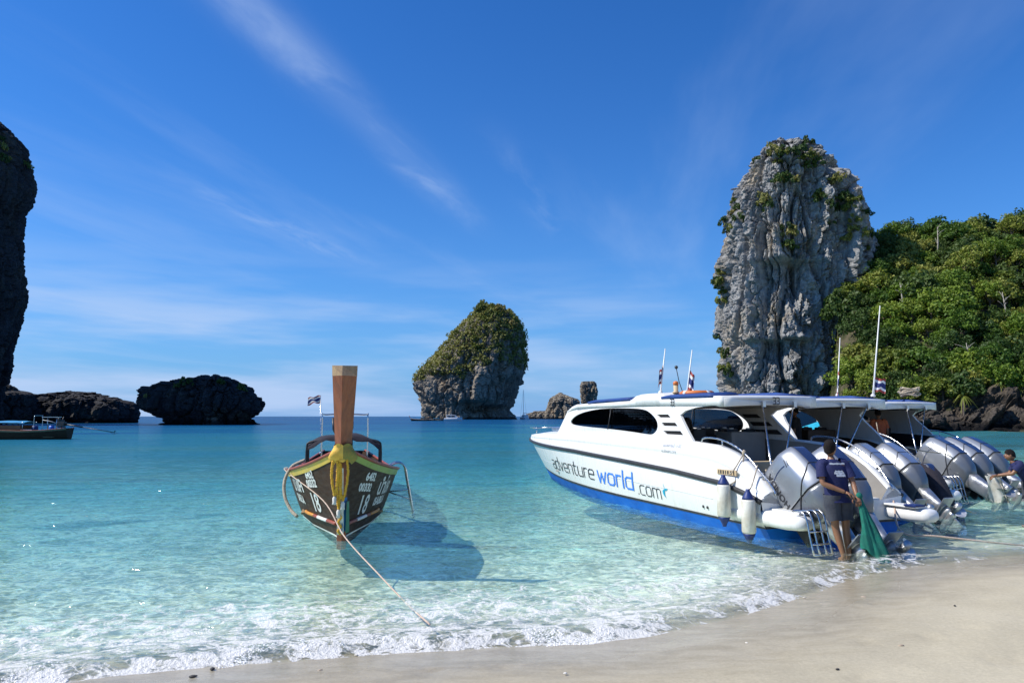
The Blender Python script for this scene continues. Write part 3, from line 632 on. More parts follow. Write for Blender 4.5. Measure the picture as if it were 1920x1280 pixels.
# ------------------------------------------------------------------ forested hill and its rocky shore
def hill_h(X, Y):
    foot = np.interp(X, [40, 55, 70, 100, 200], [112, 101, 97, 94, 90]); t = Y - foot
    top = np.interp(X, [48, 56, 66, 76, 90, 110, 200], [15, 27, 31, 32, 32.5, 33.5, 38])
    h = top * sstep(-8, 46, t) + 2.2 * np.clip(t, 0, 1); side = sstep(44, 60, X)
    P = np.stack([X * .05, Y * .05, X * 0], -1)
    return -2 + (h + 2) * (.25 + .75 * side) * sstep(38, 50, X) * sstep(.405, .455, X / Y) + 3.2 * fbm(P, 4) * sstep(-4, 14, t) * sstep(.405, .455, X / Y)
def make_hill():
    xs = np.arange(36, 230, 1.4); ys = np.arange(86, 260, 1.4); X, Y = np.meshgrid(xs, ys); X, Y = X.ravel(), Y.ravel(); Z = hill_h(X, Y)
    t = NT('hill_soil'); n = t.noise(t.wpos(), .6, 5); hm = t.done(t.bsdf(t.mix(t.mr(n, .35, .65), (.035, .042, .018), (.10, .085, .055)), .95, 0, t.bump(n, .6, .6), .1))
    o = fast_mesh('hillside', np.stack([X, Y, Z], -1), grid_faces(len(xs), len(ys)), hm, True); tag(o, 'steep hillside under the forest', None, kind='structure')
    # shelf of tilted dark rock along the water
    xs = np.arange(36, 125, .22); ys = np.arange(83, 112, .22); X, Y = np.meshgrid(xs, ys); X, Y = X.ravel(), Y.ravel()
    front = np.interp(X, [36, 44, 50, 60, 70, 125], [104, 97, 94, 92, 90.5, 86]) + 1.6 * fbm(np.stack([X * .25, X * 0, X * 0], -1), 3)
    hh = np.interp(X, [36, 42, 48, 55, 62, 70, 125], [1, 2.2, 2.4, 3.4, 5.6, 6.8, 9]); t_ = Y - front
    P = np.stack([X, Y, X * 0], -1)
    base = hh * sstep(-1.5, 11, t_) ** .8 + .9 * fbm(P * .18, 4) * sstep(-1, 2, t_)
    P0 = np.stack([X, Y, base], -1); lean = np.stack([X * .9 + base * .45, Y, base * .9 - X * .42], -1)      # beds dip towards the left
    q = lean * [.16, .30, .62] + .35 * fbm(P0 * .3, 3)[:, None]; f1, f2, idv = cell(q, 3); q2 = lean * [.45, .8, 1.5]; g1, g2, idw = cell(q2 + .3 * fbm(P0 * .7, 2)[:, None], 9)
    dd = 2.3 * (idv - .5) - .9 * np.exp(-((f2 - f1) / .10) ** 2) + .8 * (idw - .5) - .3 * np.exp(-((g2 - g1) / .12) ** 2) + .45 * fbm(P0 * .9, 4, .6)
    dd *= sstep(-1.2, 1.5, t_); V = P0 + np.stack([0 * dd, -.72 * dd, .62 * dd], -1); V[:, 2] -= 1.6 * sstep(1.5, -2, t_)
    o = fast_mesh('rock_shelf', V, grid_faces(len(xs), len(ys)), M['rock_shore'], False)
    tag(o, 'dark brown layered rock shelf along the water below the forest', 'rock')
    rs = np.random.RandomState(21)
    for k in range(5):
        b = make_rock('shore_boulder', [(40, 0, 0)] * 0 + [(775, 930, 990), (785, 905, 1015), (800, 900, 1020), (815, 905, 1015)], 60, 2.2, M['rock_shore'], 44, 26, .55, 30 + k, .8, below=.2)
        protos_b.append(b)
    for k in range(46):
        b = protos_b[k] if k < 5 else protos_b[k % 5].copy()
        if k >= 5: COL.objects.link(b)
        x = rs.uniform(42, 74); f = float(np.interp(x, [36, 44, 50, 60, 70, 125], [104, 97, 94, 92, 90.5, 86])); b.location = (x, f + rs.uniform(-2.2, 4.5), rs.uniform(-1.7, -.2))
        s = rs.uniform(.25, .75); b.scale = (s * rs.uniform(.8, 1.6), s, s * rs.uniform(.6, 1.1)); b.rotation_euler = (rs.uniform(-.3, .3), rs.uniform(-.4, .4), rs.uniform(0, 6.28))
        tag(b, '%s dark boulder on the rocky waterline %s' % ('big' if s > .5 else 'small', 'behind the boat roofs' if x < 52 else 'below the forest' if x < 62 else 'towards the right edge'), 'rock', 'boulders along the rocky shore')
protos_b = []
def make_forest():
    rs = np.random.RandomState(33); protos = []
    for s in range(7):
        protos.append(tree_proto(40 + s, [3.1, 2.6, 3.4, 2.3, 2.8, 3.0, 2.2][s], [2.2, 2.4, 2.0, 2.6, 1.9, 2.5, 1.8][s], [3.0, 3.6, 2.6, 3.8, 2.4, 3.2, 2.0][s], 46, 44, [.26, .20, .32, .18, .25, .20, .28][s], M[('leaf_forest', 'leaf_forest', 'leaf_dark', 'leaf_forest', 'leaf_olive', 'leaf_dark', 'leaf_olive')[s]]))
    pts = []
    for _ in range(9000):
        x, y = rs.uniform(44, 118), rs.uniform(96, 160)
        z = float(hill_h(np.array([x]), np.array([y]))[0])
        if z < 2.6 + max(0, (x - 56) * .22): continue
        px = 960 + F * x / y
        if px > 2010 or px < 1588: continue
        if any((x - a) ** 2 + (y - b) ** 2 < (2.05 + .012 * (b - 96)) ** 2 for a, b, _ in pts): continue
        pts.append((x, y, z))
    pts.sort(key=lambda q: q[1]); pts = pts[:298]
    n = 0
    for x, y, z in pts:
        r = protos[n] if n < 7 else copy_tree(protos[rs.randint(7)]); n += 1
        r.location = (x, y, z - .9); s = rs.uniform(.55, 1.15); r.scale = (s, s, s * rs.uniform(.85, 1.15)); r.rotation_euler = (rs.uniform(-.12, .12), rs.uniform(-.12, .12), rs.uniform(0, 6.28))
        px, py = proj(np.array([[x, y, z + 3.]])); px, py = float(px[0]), float(py[0])
        size = 'small' if s < .76 else 'large' if s > .94 else 'medium'; row = 'on the skyline' if py < 455 else 'low above the dark shore rocks' if py > 660 else 'high on the slope' if py < 545 else 'midway up the slope'
        col_ = 'beside the grey tower' if px < 1660 else 'right of the tower' if px < 1790 else 'near the right edge'
        tag(r, '%s leafy green forest tree %s %s' % (size, row, col_), 'tree', 'trees of the hillside forest')
    # pale dead trees and screw pines break up the canopy
    def on_hill(px, y):
        x = (px - 960) / F * y; return Vector((x, y, float(hill_h(np.array([x]), np.array([y]))[0])))
    for k, (px, y) in enumerate(((1895, 112), (1700, 118), (1820, 104), (1770, 130))):
        dt = thing('dead_tree', 'bare pale dead tree rising from the %s of the hillside forest' % ('right edge', 'left part', 'lower middle', 'upper middle', 'tower side', 'lower right corner', 'bottom')[k], 'tree', on_hill(px, y) + Vector((0, 0, .2)), 0, 'dead trees in the forest'); mb = MB(); top = Vector((rs.uniform(-.6, .6), rs.uniform(-.4, .4), rs.uniform(4.8, 6.4)))
        mb.tube([(0, 0, -.5), top * .5 + Vector((.15, 0, 0)), top], [.14, .10, .03], 6); mb.build('trunk', M['dead_wood'], dt); mb = MB()
        for j in range(5):
            b_ = top * rs.uniform(.45, .9); e_ = b_ + Vector((rs.uniform(-1.3, 1.3), rs.uniform(-.8, .8), rs.uniform(.5, 1.3))); mb.tube([b_, b_.lerp(e_, .5) + Vector((0, 0, .15)), e_], [.05, .035, .012], 5)
        mb.build('limb', M['dead_wood'], dt)
    pm_ = None
    for k in range(16):
        px, y = rs.uniform(1770, 1915), rs.uniform(98, 106); loc = on_hill(px, y)
        if pm_ is None:
            pm_ = thing('screw_pine', '', 'palm'); V, Q = [], []
            for j in range(34):
                a, el = j * 2.4, rs.uniform(-.35, 1.25); L = rs.uniform(.9, 1.5); pr_ = None
                for q in range(6):
                    u = q / 5; r_ = L * u; zz = 2.3 + math.sin(el) * r_ - .75 * u * u * L; rr = math.cos(el) * r_; w_ = .06 * (1 - u * .8); c_ = np.array([rr * math.cos(a), rr * math.sin(a), zz]); sd_ = np.array([-math.sin(a), math.cos(a), 0]) * w_; V += [c_ - sd_, c_ + sd_]
                    if q: n0 = len(V); Q.append((n0 - 4, n0 - 3, n0 - 1, n0 - 2))
            fast_mesh('crown', np.array(V), np.array(Q), M['leaf_olive'], parent=pm_); mb = MB(); mb.tube([(0, 0, -.6), (.1, .05, 1.2), (0, 0, 2.35)], [.12, .09, .08], 6); mb.build('trunk', M['bark'], pm_); r = pm_
        else: r = copy_tree(pm_)
        r.location = loc; s = rs.uniform(.8, 1.5); r.scale = (s,) * 3; r.rotation_euler.z = rs.uniform(0, 6); tag(r, '%s spiky screw pine above the shore rocks%s' % ('tall' if s > 1.15 else 'short', ' near the right edge' if px > 1850 else ''), 'palm', 'screw pines above the rocks')
    # low growth between the trunks
    X, Y = rs.uniform(44, 125, 5200), rs.uniform(94, 175, 5200); Z = hill_h(X, Y); k = (Z > 2.8 + np.maximum(0, (X - 56) * .22)) & (960 + F * X / Y > 1566)
    C = np.stack([X, Y, Z + .5], -1)[k]; V, Q = leaves(C, 16, rs.uniform(.7, 1.5, len(C)), rs.uniform(.16, .3, len(C)), rs)
    tag(fast_mesh('undergrowth', V, Q, M['leaf_forest']), 'green undergrowth between the hillside trees', 'undergrowth', kind='stuff')

tower_o, island_o, mush_o, cliff_o = make_rocks()
make_hill()
cliff_plants(tower_o, cliff_o, mush_o)
island_cover(island_o); make_forest()

# ------------------------------------------------------------------ lettering
def _rr(w, h=1., c=.18): return [(c, 0), (w - c, 0), (w, c), (w, h - c), (w - c, h), (c, h), (0, h - c), (0, c), (c, 0)]
GLY = {'a': (.8, [[(.08, 1), (.62, 1), (.8, .84), (.8, 0)], [(.8, .56), (.18, .56), (0, .42), (0, .14), (.16, 0), (.8, 0)]]),
       'd': (.8, [[(.8, 1.5), (.8, 0)], [(.8, 1), (.18, 1), (0, .84), (0, .16), (.18, 0), (.8, 0)]]), 'v': (.8, [[(0, 1), (.4, 0), (.8, 1)]]),
       'e': (.8, [[(0, .5), (.8, .5), (.8, .84), (.62, 1), (.18, 1), (0, .84), (0, .16), (.18, 0), (.76, 0)]]), 'n': (.8, [[(0, 0), (0, 1)], [(0, 1), (.62, 1), (.8, .84), (.8, 0)]]),
       't': (.55, [[(.14, 1.42), (.14, .16), (.3, 0), (.55, 0)], [(-.08, 1), (.5, 1)]]), 'u': (.8, [[(0, 1), (0, .16), (.18, 0), (.8, 0)], [(.8, 1), (.8, 0)]]),
       'r': (.5, [[(0, 0), (0, 1)], [(0, .82), (.18, 1), (.5, 1)]]), 'w': (1.1, [[(0, 1), (.28, 0), (.55, .85), (.82, 0), (1.1, 1)]]), 'o': (.8, [_rr(.8)]), 'l': (.05, [[(.02, 1.5), (.02, 0)]]),
       'c': (.72, [[(.72, 1), (.18, 1), (0, .84), (0, .16), (.18, 0), (.72, 0)]]), 'm': (1.2, [[(0, 0), (0, 1)], [(0, 1), (.46, 1), (.6, .86), (.6, 0)], [(.6, .86), (.74, 1), (1.04, 1), (1.2, .86), (1.2, 0)]]),
       '.': (.12, [[(.03, .02), (.09, .02)]]), '3': (.7, [[(0, 1.5), (.52, 1.5), (.7, 1.36), (.7, .9), (.55, .76), (.2, .76)], [(.55, .76), (.7, .62), (.7, .15), (.52, 0), (0, 0)]])}
def stroke_text(mb, txt, size, wt, fn, gap=.28, x0=0.):
    """plain ribbons; fn(x, y, k) puts a letter point on the surface"""
    x = x0; k = 0
    for ch in txt:
        w, pl = GLY[ch]
        for line in pl:
            for i in range(len(line) - 1):
                (ax, ay), (bx, by) = line[i], line[i + 1]; L = math.hypot(bx - ax, by - ay); dx, dy = (bx - ax) / L, (by - ay) / L; h = wt / 2
                q = [(ax - dx * h - dy * h, ay - dy * h + dx * h), (ax - dx * h + dy * h, ay - dy * h - dx * h), (bx + dx * h + dy * h, by + dy * h - dx * h), (bx + dx * h - dy * h, by + dy * h + dx * h)]
                n = max(1, int(L * size / .08)); rows = []
                for j in range(n + 1):
                    t = j / n; rows.append(((q[0][0] + (q[3][0] - q[0][0]) * t, q[0][1] + (q[3][1] - q[0][1]) * t), (q[1][0] + (q[2][0] - q[1][0]) * t, q[1][1] + (q[2][1] - q[1][1]) * t)))
                vs = [fn((x + p[0]) * size, p[1] * size, k) for r in rows for p in r]
                mb.add(vs, [(2 * j, 2 * j + 1, 2 * j + 3, 2 * j + 2) for j in range(n)], False); k += 1
        x += w + gap
    return x * size
def font_text(txt, size, shear=0., weight=0.):
    """letters as flat faces in a plane: list of (x, y), faces, width"""
    cu = bpy.data.curves.new('letters', 'FONT'); cu.body = txt; cu.size = size; cu.shear = shear; cu.offset = weight; cu.resolution_u = 3
    ob = bpy.data.objects.new('letters', cu); COL.objects.link(ob); dg = bpy.context.evaluated_depsgraph_get(); me = ob.evaluated_get(dg).to_mesh()
    vs = [(v.co.x, v.co.y) for v in me.vertices]; fs = [tuple(p.vertices) for p in me.polygons]; ob.evaluated_get(dg).to_mesh_clear()
    bpy.data.objects.remove(ob); bpy.data.curves.remove(cu); w = max([v[0] for v in vs], default=0)
    return vs, fs, w
def put_text(mb, txt, size, fn, shear=0., weight=0., center=False):
    vs, fs, w = font_text(txt, size, shear, weight); mb.add([fn(x - (w / 2 if center else 0), y, 0) for x, y in vs], fs, False); return w

from mathutils.geometry import tessellate_polygon
def densify(loop, step):
    out = []
    for i, a in enumerate(loop):
        b = loop[(i + 1) % len(loop)]; n = max(1, int(math.hypot(b[0] - a[0], b[1] - a[1]) / step))
        out += [(a[0] + (b[0] - a[0]) * j / n, a[1] + (b[1] - a[1]) * j / n) for j in range(n)]
    return out
def rounded(loop, k=4):
    """closed Catmull-Rom through a loop of 2-D points"""
    n = len(loop); out = []
    for i in range(n):
        a, b, c, d = (Vector((*loop[(i + q) % n], 0)) for q in (-1, 0, 1, 2))
        for j in range(k):
            t = j / k; p = .5 * ((2 * b) + (c - a) * t + (2 * a - 5 * b + 4 * c - d) * t * t + (3 * b - a - 3 * c + d) * t ** 3); out.append((p.x, p.y))
    return out
def panel(mb, outline, holes, fn, thick, step=.25):
    """sheet with real openings and thickness; fn(a, b, depth) -> point"""
    loops = [densify(outline, step)] + [densify(h, step) for h in holes]
    tri = tessellate_polygon([[Vector((*p, 0)) for p in l] for l in loops]); flat = [p for l in loops for p in l]; n = len(flat)
    vs = [fn(a, b, 0) for a, b in flat] + [fn(a, b, thick) for a, b in flat]; fs = [tuple(t) for t in tri] + [tuple(i + n for i in t[::-1]) for t in tri]
    b = 0
    for l in loops:
        m_ = len(l); fs += [(b + i, b + (i + 1) % m_, b + (i + 1) % m_ + n, b + i + n) for i in range(m_)]; b += m_
    mb.add(vs, fs, False)

# ------------------------------------------------------------------ boat materials
def glass_material(name, tint, refl=.06):
    t = NT(name); tr = t.new('ShaderNodeBsdfTransparent'); t.put(tr.inputs[0], tint); gl = t.new('ShaderNodeBsdfGlossy'); gl.inputs['Roughness'].default_value = .03
    n = t.noise(t.co('Object'), 2.5, 2); nr = t.bump(n, .06, .05); t.put(gl.inputs['Normal'], nr)
    fr = t.new('ShaderNodeFresnel'); fr.inputs[0].default_value = 1.62; m_ = t.new('ShaderNodeMixShader'); t.put(m_.inputs[0], fr.outputs[0]); t.l.new(tr.outputs[0], m_.inputs[1]); t.l.new(gl.outputs[0], m_.inputs[2])
    return t.done(m_.outputs[0])
def gelcoat(name, c, dirt=(.55, .52, .45)):
    t = NT(name); v = t.co('Object'); n = t.noise(t.co('Object', (3, 3, .5)), 1.6, 6, .7); n2 = t.noise(v, 14, 4, .7)
    col = t.mix(t.math('MULTIPLY', t.mr(n, .50, .75), .45), c, dirt); col = t.mix(t.math('MULTIPLY', t.mr(n2, .62, .72), .22), col, dirt)
    return t.done(t.bsdf(col, t.mr(n, .3, .7, .22, .4, 'LINEAR'), 0, t.bump(t.noise(v, 1.1, 3), .05, .1), .5))
M['gel'] = gelcoat('white_gelcoat', (.74, .74, .715)); M['gel2'] = gelcoat('grey_gelcoat', (.62, .62, .60)); M['lining'] = pm('cabin_lining', (.30, .285, .26), (.25, .235, .215), 2, .7, bump=.1)
M['wood_lining'] = pm('brown_lining', (.10, .060, .035), (.07, .04, .025), 2, .6, bump=.1); M['blue_bottom'] = pm('blue_antifouling', (.002, .14, .60), (.003, .11, .50), 2.2, .6, bump=.15, spec=.25)
M['teal_bottom'] = pm('teal_antifouling', (.004, .25, .32), (.01, .2, .27), 2, .45, bump=.15); M['black'] = pm('black_rubber', (.018, .018, .02), (.03, .03, .032), 5, .55, bump=.2)
M['navy'] = pm('navy_vinyl', (.012, .03, .15), (.01, .022, .10), 4, .5, bump=.15); M['navy_roof'] = pm('blue_roof_canvas', (.008, .05, .22), (.01, .04, .17), 4, .7, bump=.25)
M['chrome'] = pm('stainless', (.62, .62, .62), (.5, .5, .5), 6, .22, 1.); M['silver'] = pm('silver_cowling', (.34, .355, .375), (.29, .305, .325), 1.4, .30, .55, coat=.5, rvar=.03)
M['silver_low'] = pm('grey_lower_cowl', (.20, .21, .225), (.16, .17, .18), 2.5, .36, .5, coat=.3); M['silver2'] = pm('silver_leg', (.50, .51, .53), (.38, .39, .40), 5, .38, .8, bump=.1); M['cowl_blue'] = pm('blue_grey_cowl_top', (.035, .055, .14), (.03, .045, .11), 3, .28, .3, coat=.6); M['cowl_light'] = pm('pale_blue_cowl', (.34, .42, .56), (.30, .38, .52), 2, .25, .65, coat=.6)
M['glass_dark'] = glass_material('tinted_window', (.50, .49, .47)); M['seat'] = pm('dark_seat_vinyl', (.02, .021, .025), (.03, .03, .033), 5, .6); M['ink'] = pm('black_letters', (.03, .03, .035), None, 9, .5); M['ink_blue'] = pm('blue_letters', (.05, .22, .75), (.045, .2, .68), 9, .5)
M['ink_grey'] = pm('grey_letters', (.35, .37, .40), None, 9, .5); M['orange'] = pm('orange_plastic', (.62, .17, .03), (.5, .13, .03), 6, .5, bump=.1); M['tan'] = pm('tan_plastic', (.55, .42, .24), (.45, .33, .2), 5, .6)
M['flag_red'] = pm('flag_red', (.32, .05, .04), None, 9, .8); M['flag_white'] = pm('flag_white', (.75, .75, .73), None, 9, .8); M['flag_blue'] = pm('flag_blue', (.02, .035, .16), None, 9, .8)
M['rope'] = pm('pale_rope', (.50, .42, .31), (.33, .27, .2), 30, .9, bump=.8, bscale=60); M['rope_pink'] = pm('faded_rope', (.60, .46, .36), (.5, .38, .3), 30, .9, bump=.8, bscale=60); M['fender'] = pm('scuffed_white_vinyl', (.68, .66, .58), (.50, .46, .37), 4, .5, bump=.15)
M['cloth_black'] = pm('black_cloth', (.02, .017, .025), (.03, .025, .035), 3, .95, bump=.5); M['aqua'] = pm('aqua_decal', (.02, .38, .55), None, 5, .4); M['blue_float'] = pm('blue_float', (.03, .14, .55), (.02, .11, .45), 4, .45, bump=.1)

# ------------------------------------------------------------------ outboard motor
def sup(hx, hy, cx, z, e=.6, n=28):
    return [(cx + hx * math.copysign(abs(math.cos(2 * PI * k / n)) ** e, math.cos(2 * PI * k / n)), hy * math.copysign(abs(math.sin(2 * PI * k / n)) ** e, math.sin(2 * PI * k / n)), z) for k in range(n)]
COWL = [(-.42, .17, .14, -.06), (-.30, .28, .185, -.07), (-.12, .38, .24, -.06), (.05, .425, .262, -.04), (.22, .445, .272, -.02), (.42, .445, .275, .0), (.60, .435, .270, .02), (.70, .42, .260, .03), (.765, .395, .240, .04), (.80, .345, .20, .05), (.812, .22, .12, .055), (.815, .06, .04, .06)]
def cowl_at(z):
    zs = [c[0] for c in COWL]; return tuple(float(np.interp(z, zs, [c[i] for c in COWL])) for i in (1, 2, 3))
_PRO = [(-1, 0), (-1, .42), (-.97, .52), (-.60, .93), (-.50, .98), (-.1, 1.), (.55, 1.), (.72, .96), (.93, .72), (1, .55), (1, 0)]    # half plan: flat back, chamfer, flat side
_PROF = _PRO + [(a, -b) for a, b in _PRO[-2:0:-1]]
def cring(z, hx, hy, cx): return [(cx + hx * a, hy * b, z) for a, b in _PROF]
def cowl_y(x, z):
    hx, hy, cx = cowl_at(z); a = (x - cx) / hx; return hy * float(np.interp(a, [p[0] for p in _PRO[1:-1]], [p[1] for p in _PRO[1:-1]]))
def outboard(parent, loc, tilt, steer=0., letters=None, top='cowl_blue', side='silver', sc=1., cloth=False):
    """cowling, leg, gear case, propeller; tilted up about the clamp"""
    MT = Matrix.Translation(loc) @ Matrix.Rotation(steer, 4, 'Z') @ Matrix.Rotation(tilt, 4, 'Y') @ Matrix.Scale(sc, 4)
    def bld(name, mb, mat, par):
        o = mb.build(name, mat, par); return o
    mb = MB(); rings, low = [cring(.03, *cowl_at(.03))], []
    for i in range(len(COWL) - 1):
        for t in (0, .5):
            c = [COWL[i][k] + (COWL[i + 1][k] - COWL[i][k]) * t for k in range(4)]; (rings if c[0] > .04 else low).append(cring(c[0], c[1], c[2], c[3]))
    rings.append(cring(COWL[-1][0], *COWL[-1][1:])); mb.loft(rings)
    mot = thing('outboard_motor', None, None); del_keys(mot); mot.parent = parent; mot.matrix_local = MT
    bld('cowling', mb, M[side], mot)
    mb = MB(); mb.loft(low + [cring(.03, *[q * .985 for q in cowl_at(.03)[:2]], cowl_at(.03)[2])]); bld('lower_cowling', mb, M['silver_low'], mot)
    # coloured panel over the top, standing a little proud
    mb = MB(); strip = []
    for k in range(15):      # runs from the crown down the flat back
        z = .825 - .80 * (k / 14) ** 1.2; hx, hy, cx = cowl_at(z); x = cx - hx; w = min(.42 * hy, .105) * (1 if k < 12 else .8)
        strip.append([(x - .007, j * w, z + (.006 if k < 4 else 0)) for j in (-1, -.5, 0, .5, 1)])
    hx, hy, cx = cowl_at(.82); strip = [[(cx + .10, j * .05, .832) for j in (-1, -.5, 0, .5, 1)]] + strip
    mb.loft(strip, closed=False, cap=False); bld('top_panel', mb, M[top], mot)
    # rubber seam round the cowling, high at the back and low at the front
    mb = MB(); pts = []; hx0 = .44
    for sg in (1, -1):
        side = []
        for k in range(12):
            a = -1 + 1.55 * k / 11; z = .36 - .52 * ((a + 1) / 1.55) ** .8; hx, hy, cx = cowl_at(z); b_ = float(np.interp(a, [p[0] for p in _PRO[1:-1]], [p[1] for p in _PRO[1:-1]])) if a > -.999 else .42
            side.append((cx + hx * a, sg * (hy * b_ + .004), z))
        hx, hy, cx = cowl_at(.36); pts.append([(cx - hx - .004, 0, .36), (cx - hx - .004, sg * hy * .3, .36)] + side)
    for pp in pts: mb.tube(pp, .010, 6)
    bld('seam', mb, M['black'], mot)
    mb = MB()       # lower joint line, latch, air slots
    ring = [(p[0] * 1.006, p[1] * 1.012, p[2]) for p in cring(.03, *cowl_at(.03))]; mb.tube(ring + ring[:1], .006, 5); bld('joint_line', mb, M['black'], mot)
    for sg in (1, -1):
        mb = MB()
        for q in range(4): x = -.20 - .035 * q; mb.tube([(x, sg * (cowl_y(x, .50) + .002), .50), (x - .02, sg * (cowl_y(x - .02, .62) + .002), .62)], .007, 5)
        bld('air_slot', mb, M['black'], mot)
        mb = MB(); mb.box((.30, sg * (cowl_y(.30, -.08) + .006), -.08), (.09, .02, .035), bev=.006); bld('latch', mb, M['chrome'], mot)
        mb = MB(); rows_ = []
        for q in range(9): x = .32 - .062 * q; z = .46 + .10 * math.sin(q / 8 * 2.2); rows_.append([(x, sg * (cowl_y(x, z + h) + .004), z + h) for h in (-.006, .010)])
        mb.loft(rows_, closed=False, cap=False); bld('decal', mb, M['cowl_blue'], mot)
    # clamp bracket and swivel
    mb = MB(); mb.box((.36, .12, -.22), (.18, .05, .5), bev=.015); mb.box((.36, -.12, -.22), (.18, .05, .5), bev=.015); mb.tube([(.36, -.17, -.02), (.36, .17, -.02)], .04, 10); mb.box((.24, 0, -.32), (.14, .18, .34), bev=.03); mb.tube([(.33, 0, -.5), (.2, 0, -.25)], .035, 8)
    bld('clamp_bracket', mb, M['black'], mot)
    mb = MB(); mb.tube([(.34, .20, -.1), (.24, .24, -.2), (.1, .2, -.34)], .02, 7); mb.tube([(.36, -.05, .05), (.40, .02, -.12), (.34, .06, -.4)], .018, 7); bld('hose', mb, M['chrome'], mot)
    # leg, ventilation plate, gear case, skeg
    mb = MB(); mb.loft([sup(.17, .15, -.07, -.38), sup(.165, .12, -.08, -.55, .7), sup(.15, .085, -.09, -.78, .8), sup(.17, .07, -.10, -.92, .9)]); mb.loft([sup(.17, .07, -.10, -.92, .9), sup(.16, .05, -.10, -1.06, 1.)], cap=True); bld('leg', mb, M['silver2'] if not cloth else M['black'], mot)
    mb = MB(); mb.loft([[(.10, y, -.90 + d) for y, d in ((-.05, -.008), (.05, -.008), (.05, .008), (-.05, .008))], [(-.12, y, -.90 + d) for y, d in ((-.14, -.008), (.14, -.008), (.14, .008), (-.14, .008))], [(-.42, y, -.885 + d) for y, d in ((-.13, -.008), (.13, -.008), (.13, .008), (-.13, .008))]], smooth=False); bld('ventilation_plate', mb, M['silver2'], mot)
    mb = MB(); mb.loft([[(x, r * math.cos(2 * PI * k / 14), -1.10 + r * math.sin(2 * PI * k / 14)) for k in range(14)] for x, r in ((.20, .01), (.17, .045), (.10, .07), (-.05, .078), (-.2, .07), (-.27, .06))]); bld('gear_case', mb, M['silver2'], mot)
    mb = MB(); mb.loft([[(x0, y, -1.15), (x1, y, -1.36), (x1 - .16, y, -1.36), (x0 - .3, y, -1.15)] for y, x0, x1 in ((-.012, .1, -.02), (.012, .1, -.02))], smooth=False); bld('skeg', mb, M['silver2'], mot)
    mb = MB(); mb.loft([[(x, r * math.cos(2 * PI * k / 12), -1.10 + r * math.sin(2 * PI * k / 12)) for k in range(12)] for x, r in ((-.27, .055), (-.40, .06), (-.47, .05))])
    for b in range(3):
        a0 = b * 2 * PI / 3 + .4; ra = []
        for j in range(6):
            t = j / 5; r = .05 + .145 * t; w = (.05 + .09 * math.sin(PI * min(1, .25 + t * .75))) * (1 if t < .99 else .4)
            for sg in (-1, 1):
                an = a0 + sg * w / max(r, .09) * .55; ra.append((-.35 + sg * w * .45, r * math.cos(an), -1.10 + r * math.sin(an)))
        mb.add(ra, [(2 * j, 2 * j + 1, 2 * j + 3, 2 * j + 2) for j in range(5)], True)
    bld('propeller', mb, M['silver2'], mot)
    if letters:
        mb = MB()
        def fn(x, y, k):    # reads upwards along the front of the side panel
            z = .06 + x; xx = .16 + y - .05 * (z - .2); return (xx, cowl_y(xx, z) + .006, z)
        put_text(mb, letters, .13, lambda x, y, k: fn(x * 1.25, y - .0, k), weight=.004); bld('letters', mb, M['ink'], mot)
    if cloth:
        mb = MB(); rs = np.random.RandomState(4); rings = []
        for z, hx, hy, cx in ((.86, .1, .06, .06), (.84, .3, .2, .05), (.74, .41, .28, .03), (.45, .475, .31, 0), (.1, .46, .30, -.04), (-.25, .40, .27, -.08), (-.6, .36, .24, -.1), (-.85, .38, .25, -.12), (-1.0, .33, .24, -.12)):
            rings.append([(p[0] + .02 * math.sin(9 * i / 4 + z * 3) * (1 if z < .6 else .2), p[1] + .02 * math.cos(11 * i / 4 + z * 2) * (1 if z < .6 else .2), p[2] + (.06 * math.sin(i * 1.3) if z < -.9 else 0)) for i, p in enumerate(sup(hx, hy, cx, z, .75))])
        mb.loft(rings, cap=True); bld('cover', mb, M['cloth_black'], mot)
    return mot
def del_keys(o):
    for k in ('label', 'category', 'group', 'kind'):
        if k in o: del o[k]

# ------------------------------------------------------------------ speedboat (local: x to the bow, y to port, z up from the waterline)
LV = dict(keel=(10.4, 0., 1.), chine=(11.2, 1.16, 1.55), boot=(11.75, 1.31, 1.9), rail=(12.95, 1.38, 2.3), deck=(12.88, 1.24, 2.3))
def zrail(s): return float(np.interp(s, [0, .35, .94, 2.43, 4.3, 6.7, 13], [.57, .66, .77, .87, .95, 1.04, 1.14]))
def zboot(s): return float(np.interp(s, [0, 4.4, 8, 12], [.17, .20, .26, .34]))
def zcoam(s): return float(np.interp(s, [-.2, .06, .3, .49, .75, 1.24, 1.87, 2.92, 7, 9, 11, 12.9], [.60, .72, .96, 1.07, 1.21, 1.34, 1.38, 1.42, 1.42, 1.38, 1.32, 1.24]))
def lvl(name, u):
    L, B, p = LV[name]; s = u * L; w = B * (1 - max(0, (u - .42) / .58) ** p)
    z = dict(keel=-.42 + .5 * max(0, u - .7) ** 2 / .09 * .9, chine=-.13 + .32 * max(0, u - .55) ** 1.5, boot=zboot(s), rail=zrail(s), deck=zcoam(s))[name]
    return Vector((s, w, z))
def hull_pt(s, v, off=0.):
    """point on the port side between boot top (v=0) and rail (v=1)"""
    L = LV['boot'][0] + (LV['rail'][0] - LV['boot'][0]) * v; u = s / L; a, b = lvl('boot', u), lvl('rail', u); p = a.lerp(b, v)
    p.y += .05 * math.sin(PI * v) * (1 - u) + off; return Vector((s, p.y, p.z))
def side_pt(u, v):
    """topside between rail (v=0) and coaming (v=1)"""
    a, b = lvl('rail', u), lvl('deck', u); p = a.lerp(b, v); w = b.y / 1.24
    p.y = a.y + (b.y - a.y) * (.10 * v + .9 * v ** 3) - (.02 * w if .42 < v < .60 else 0); return p
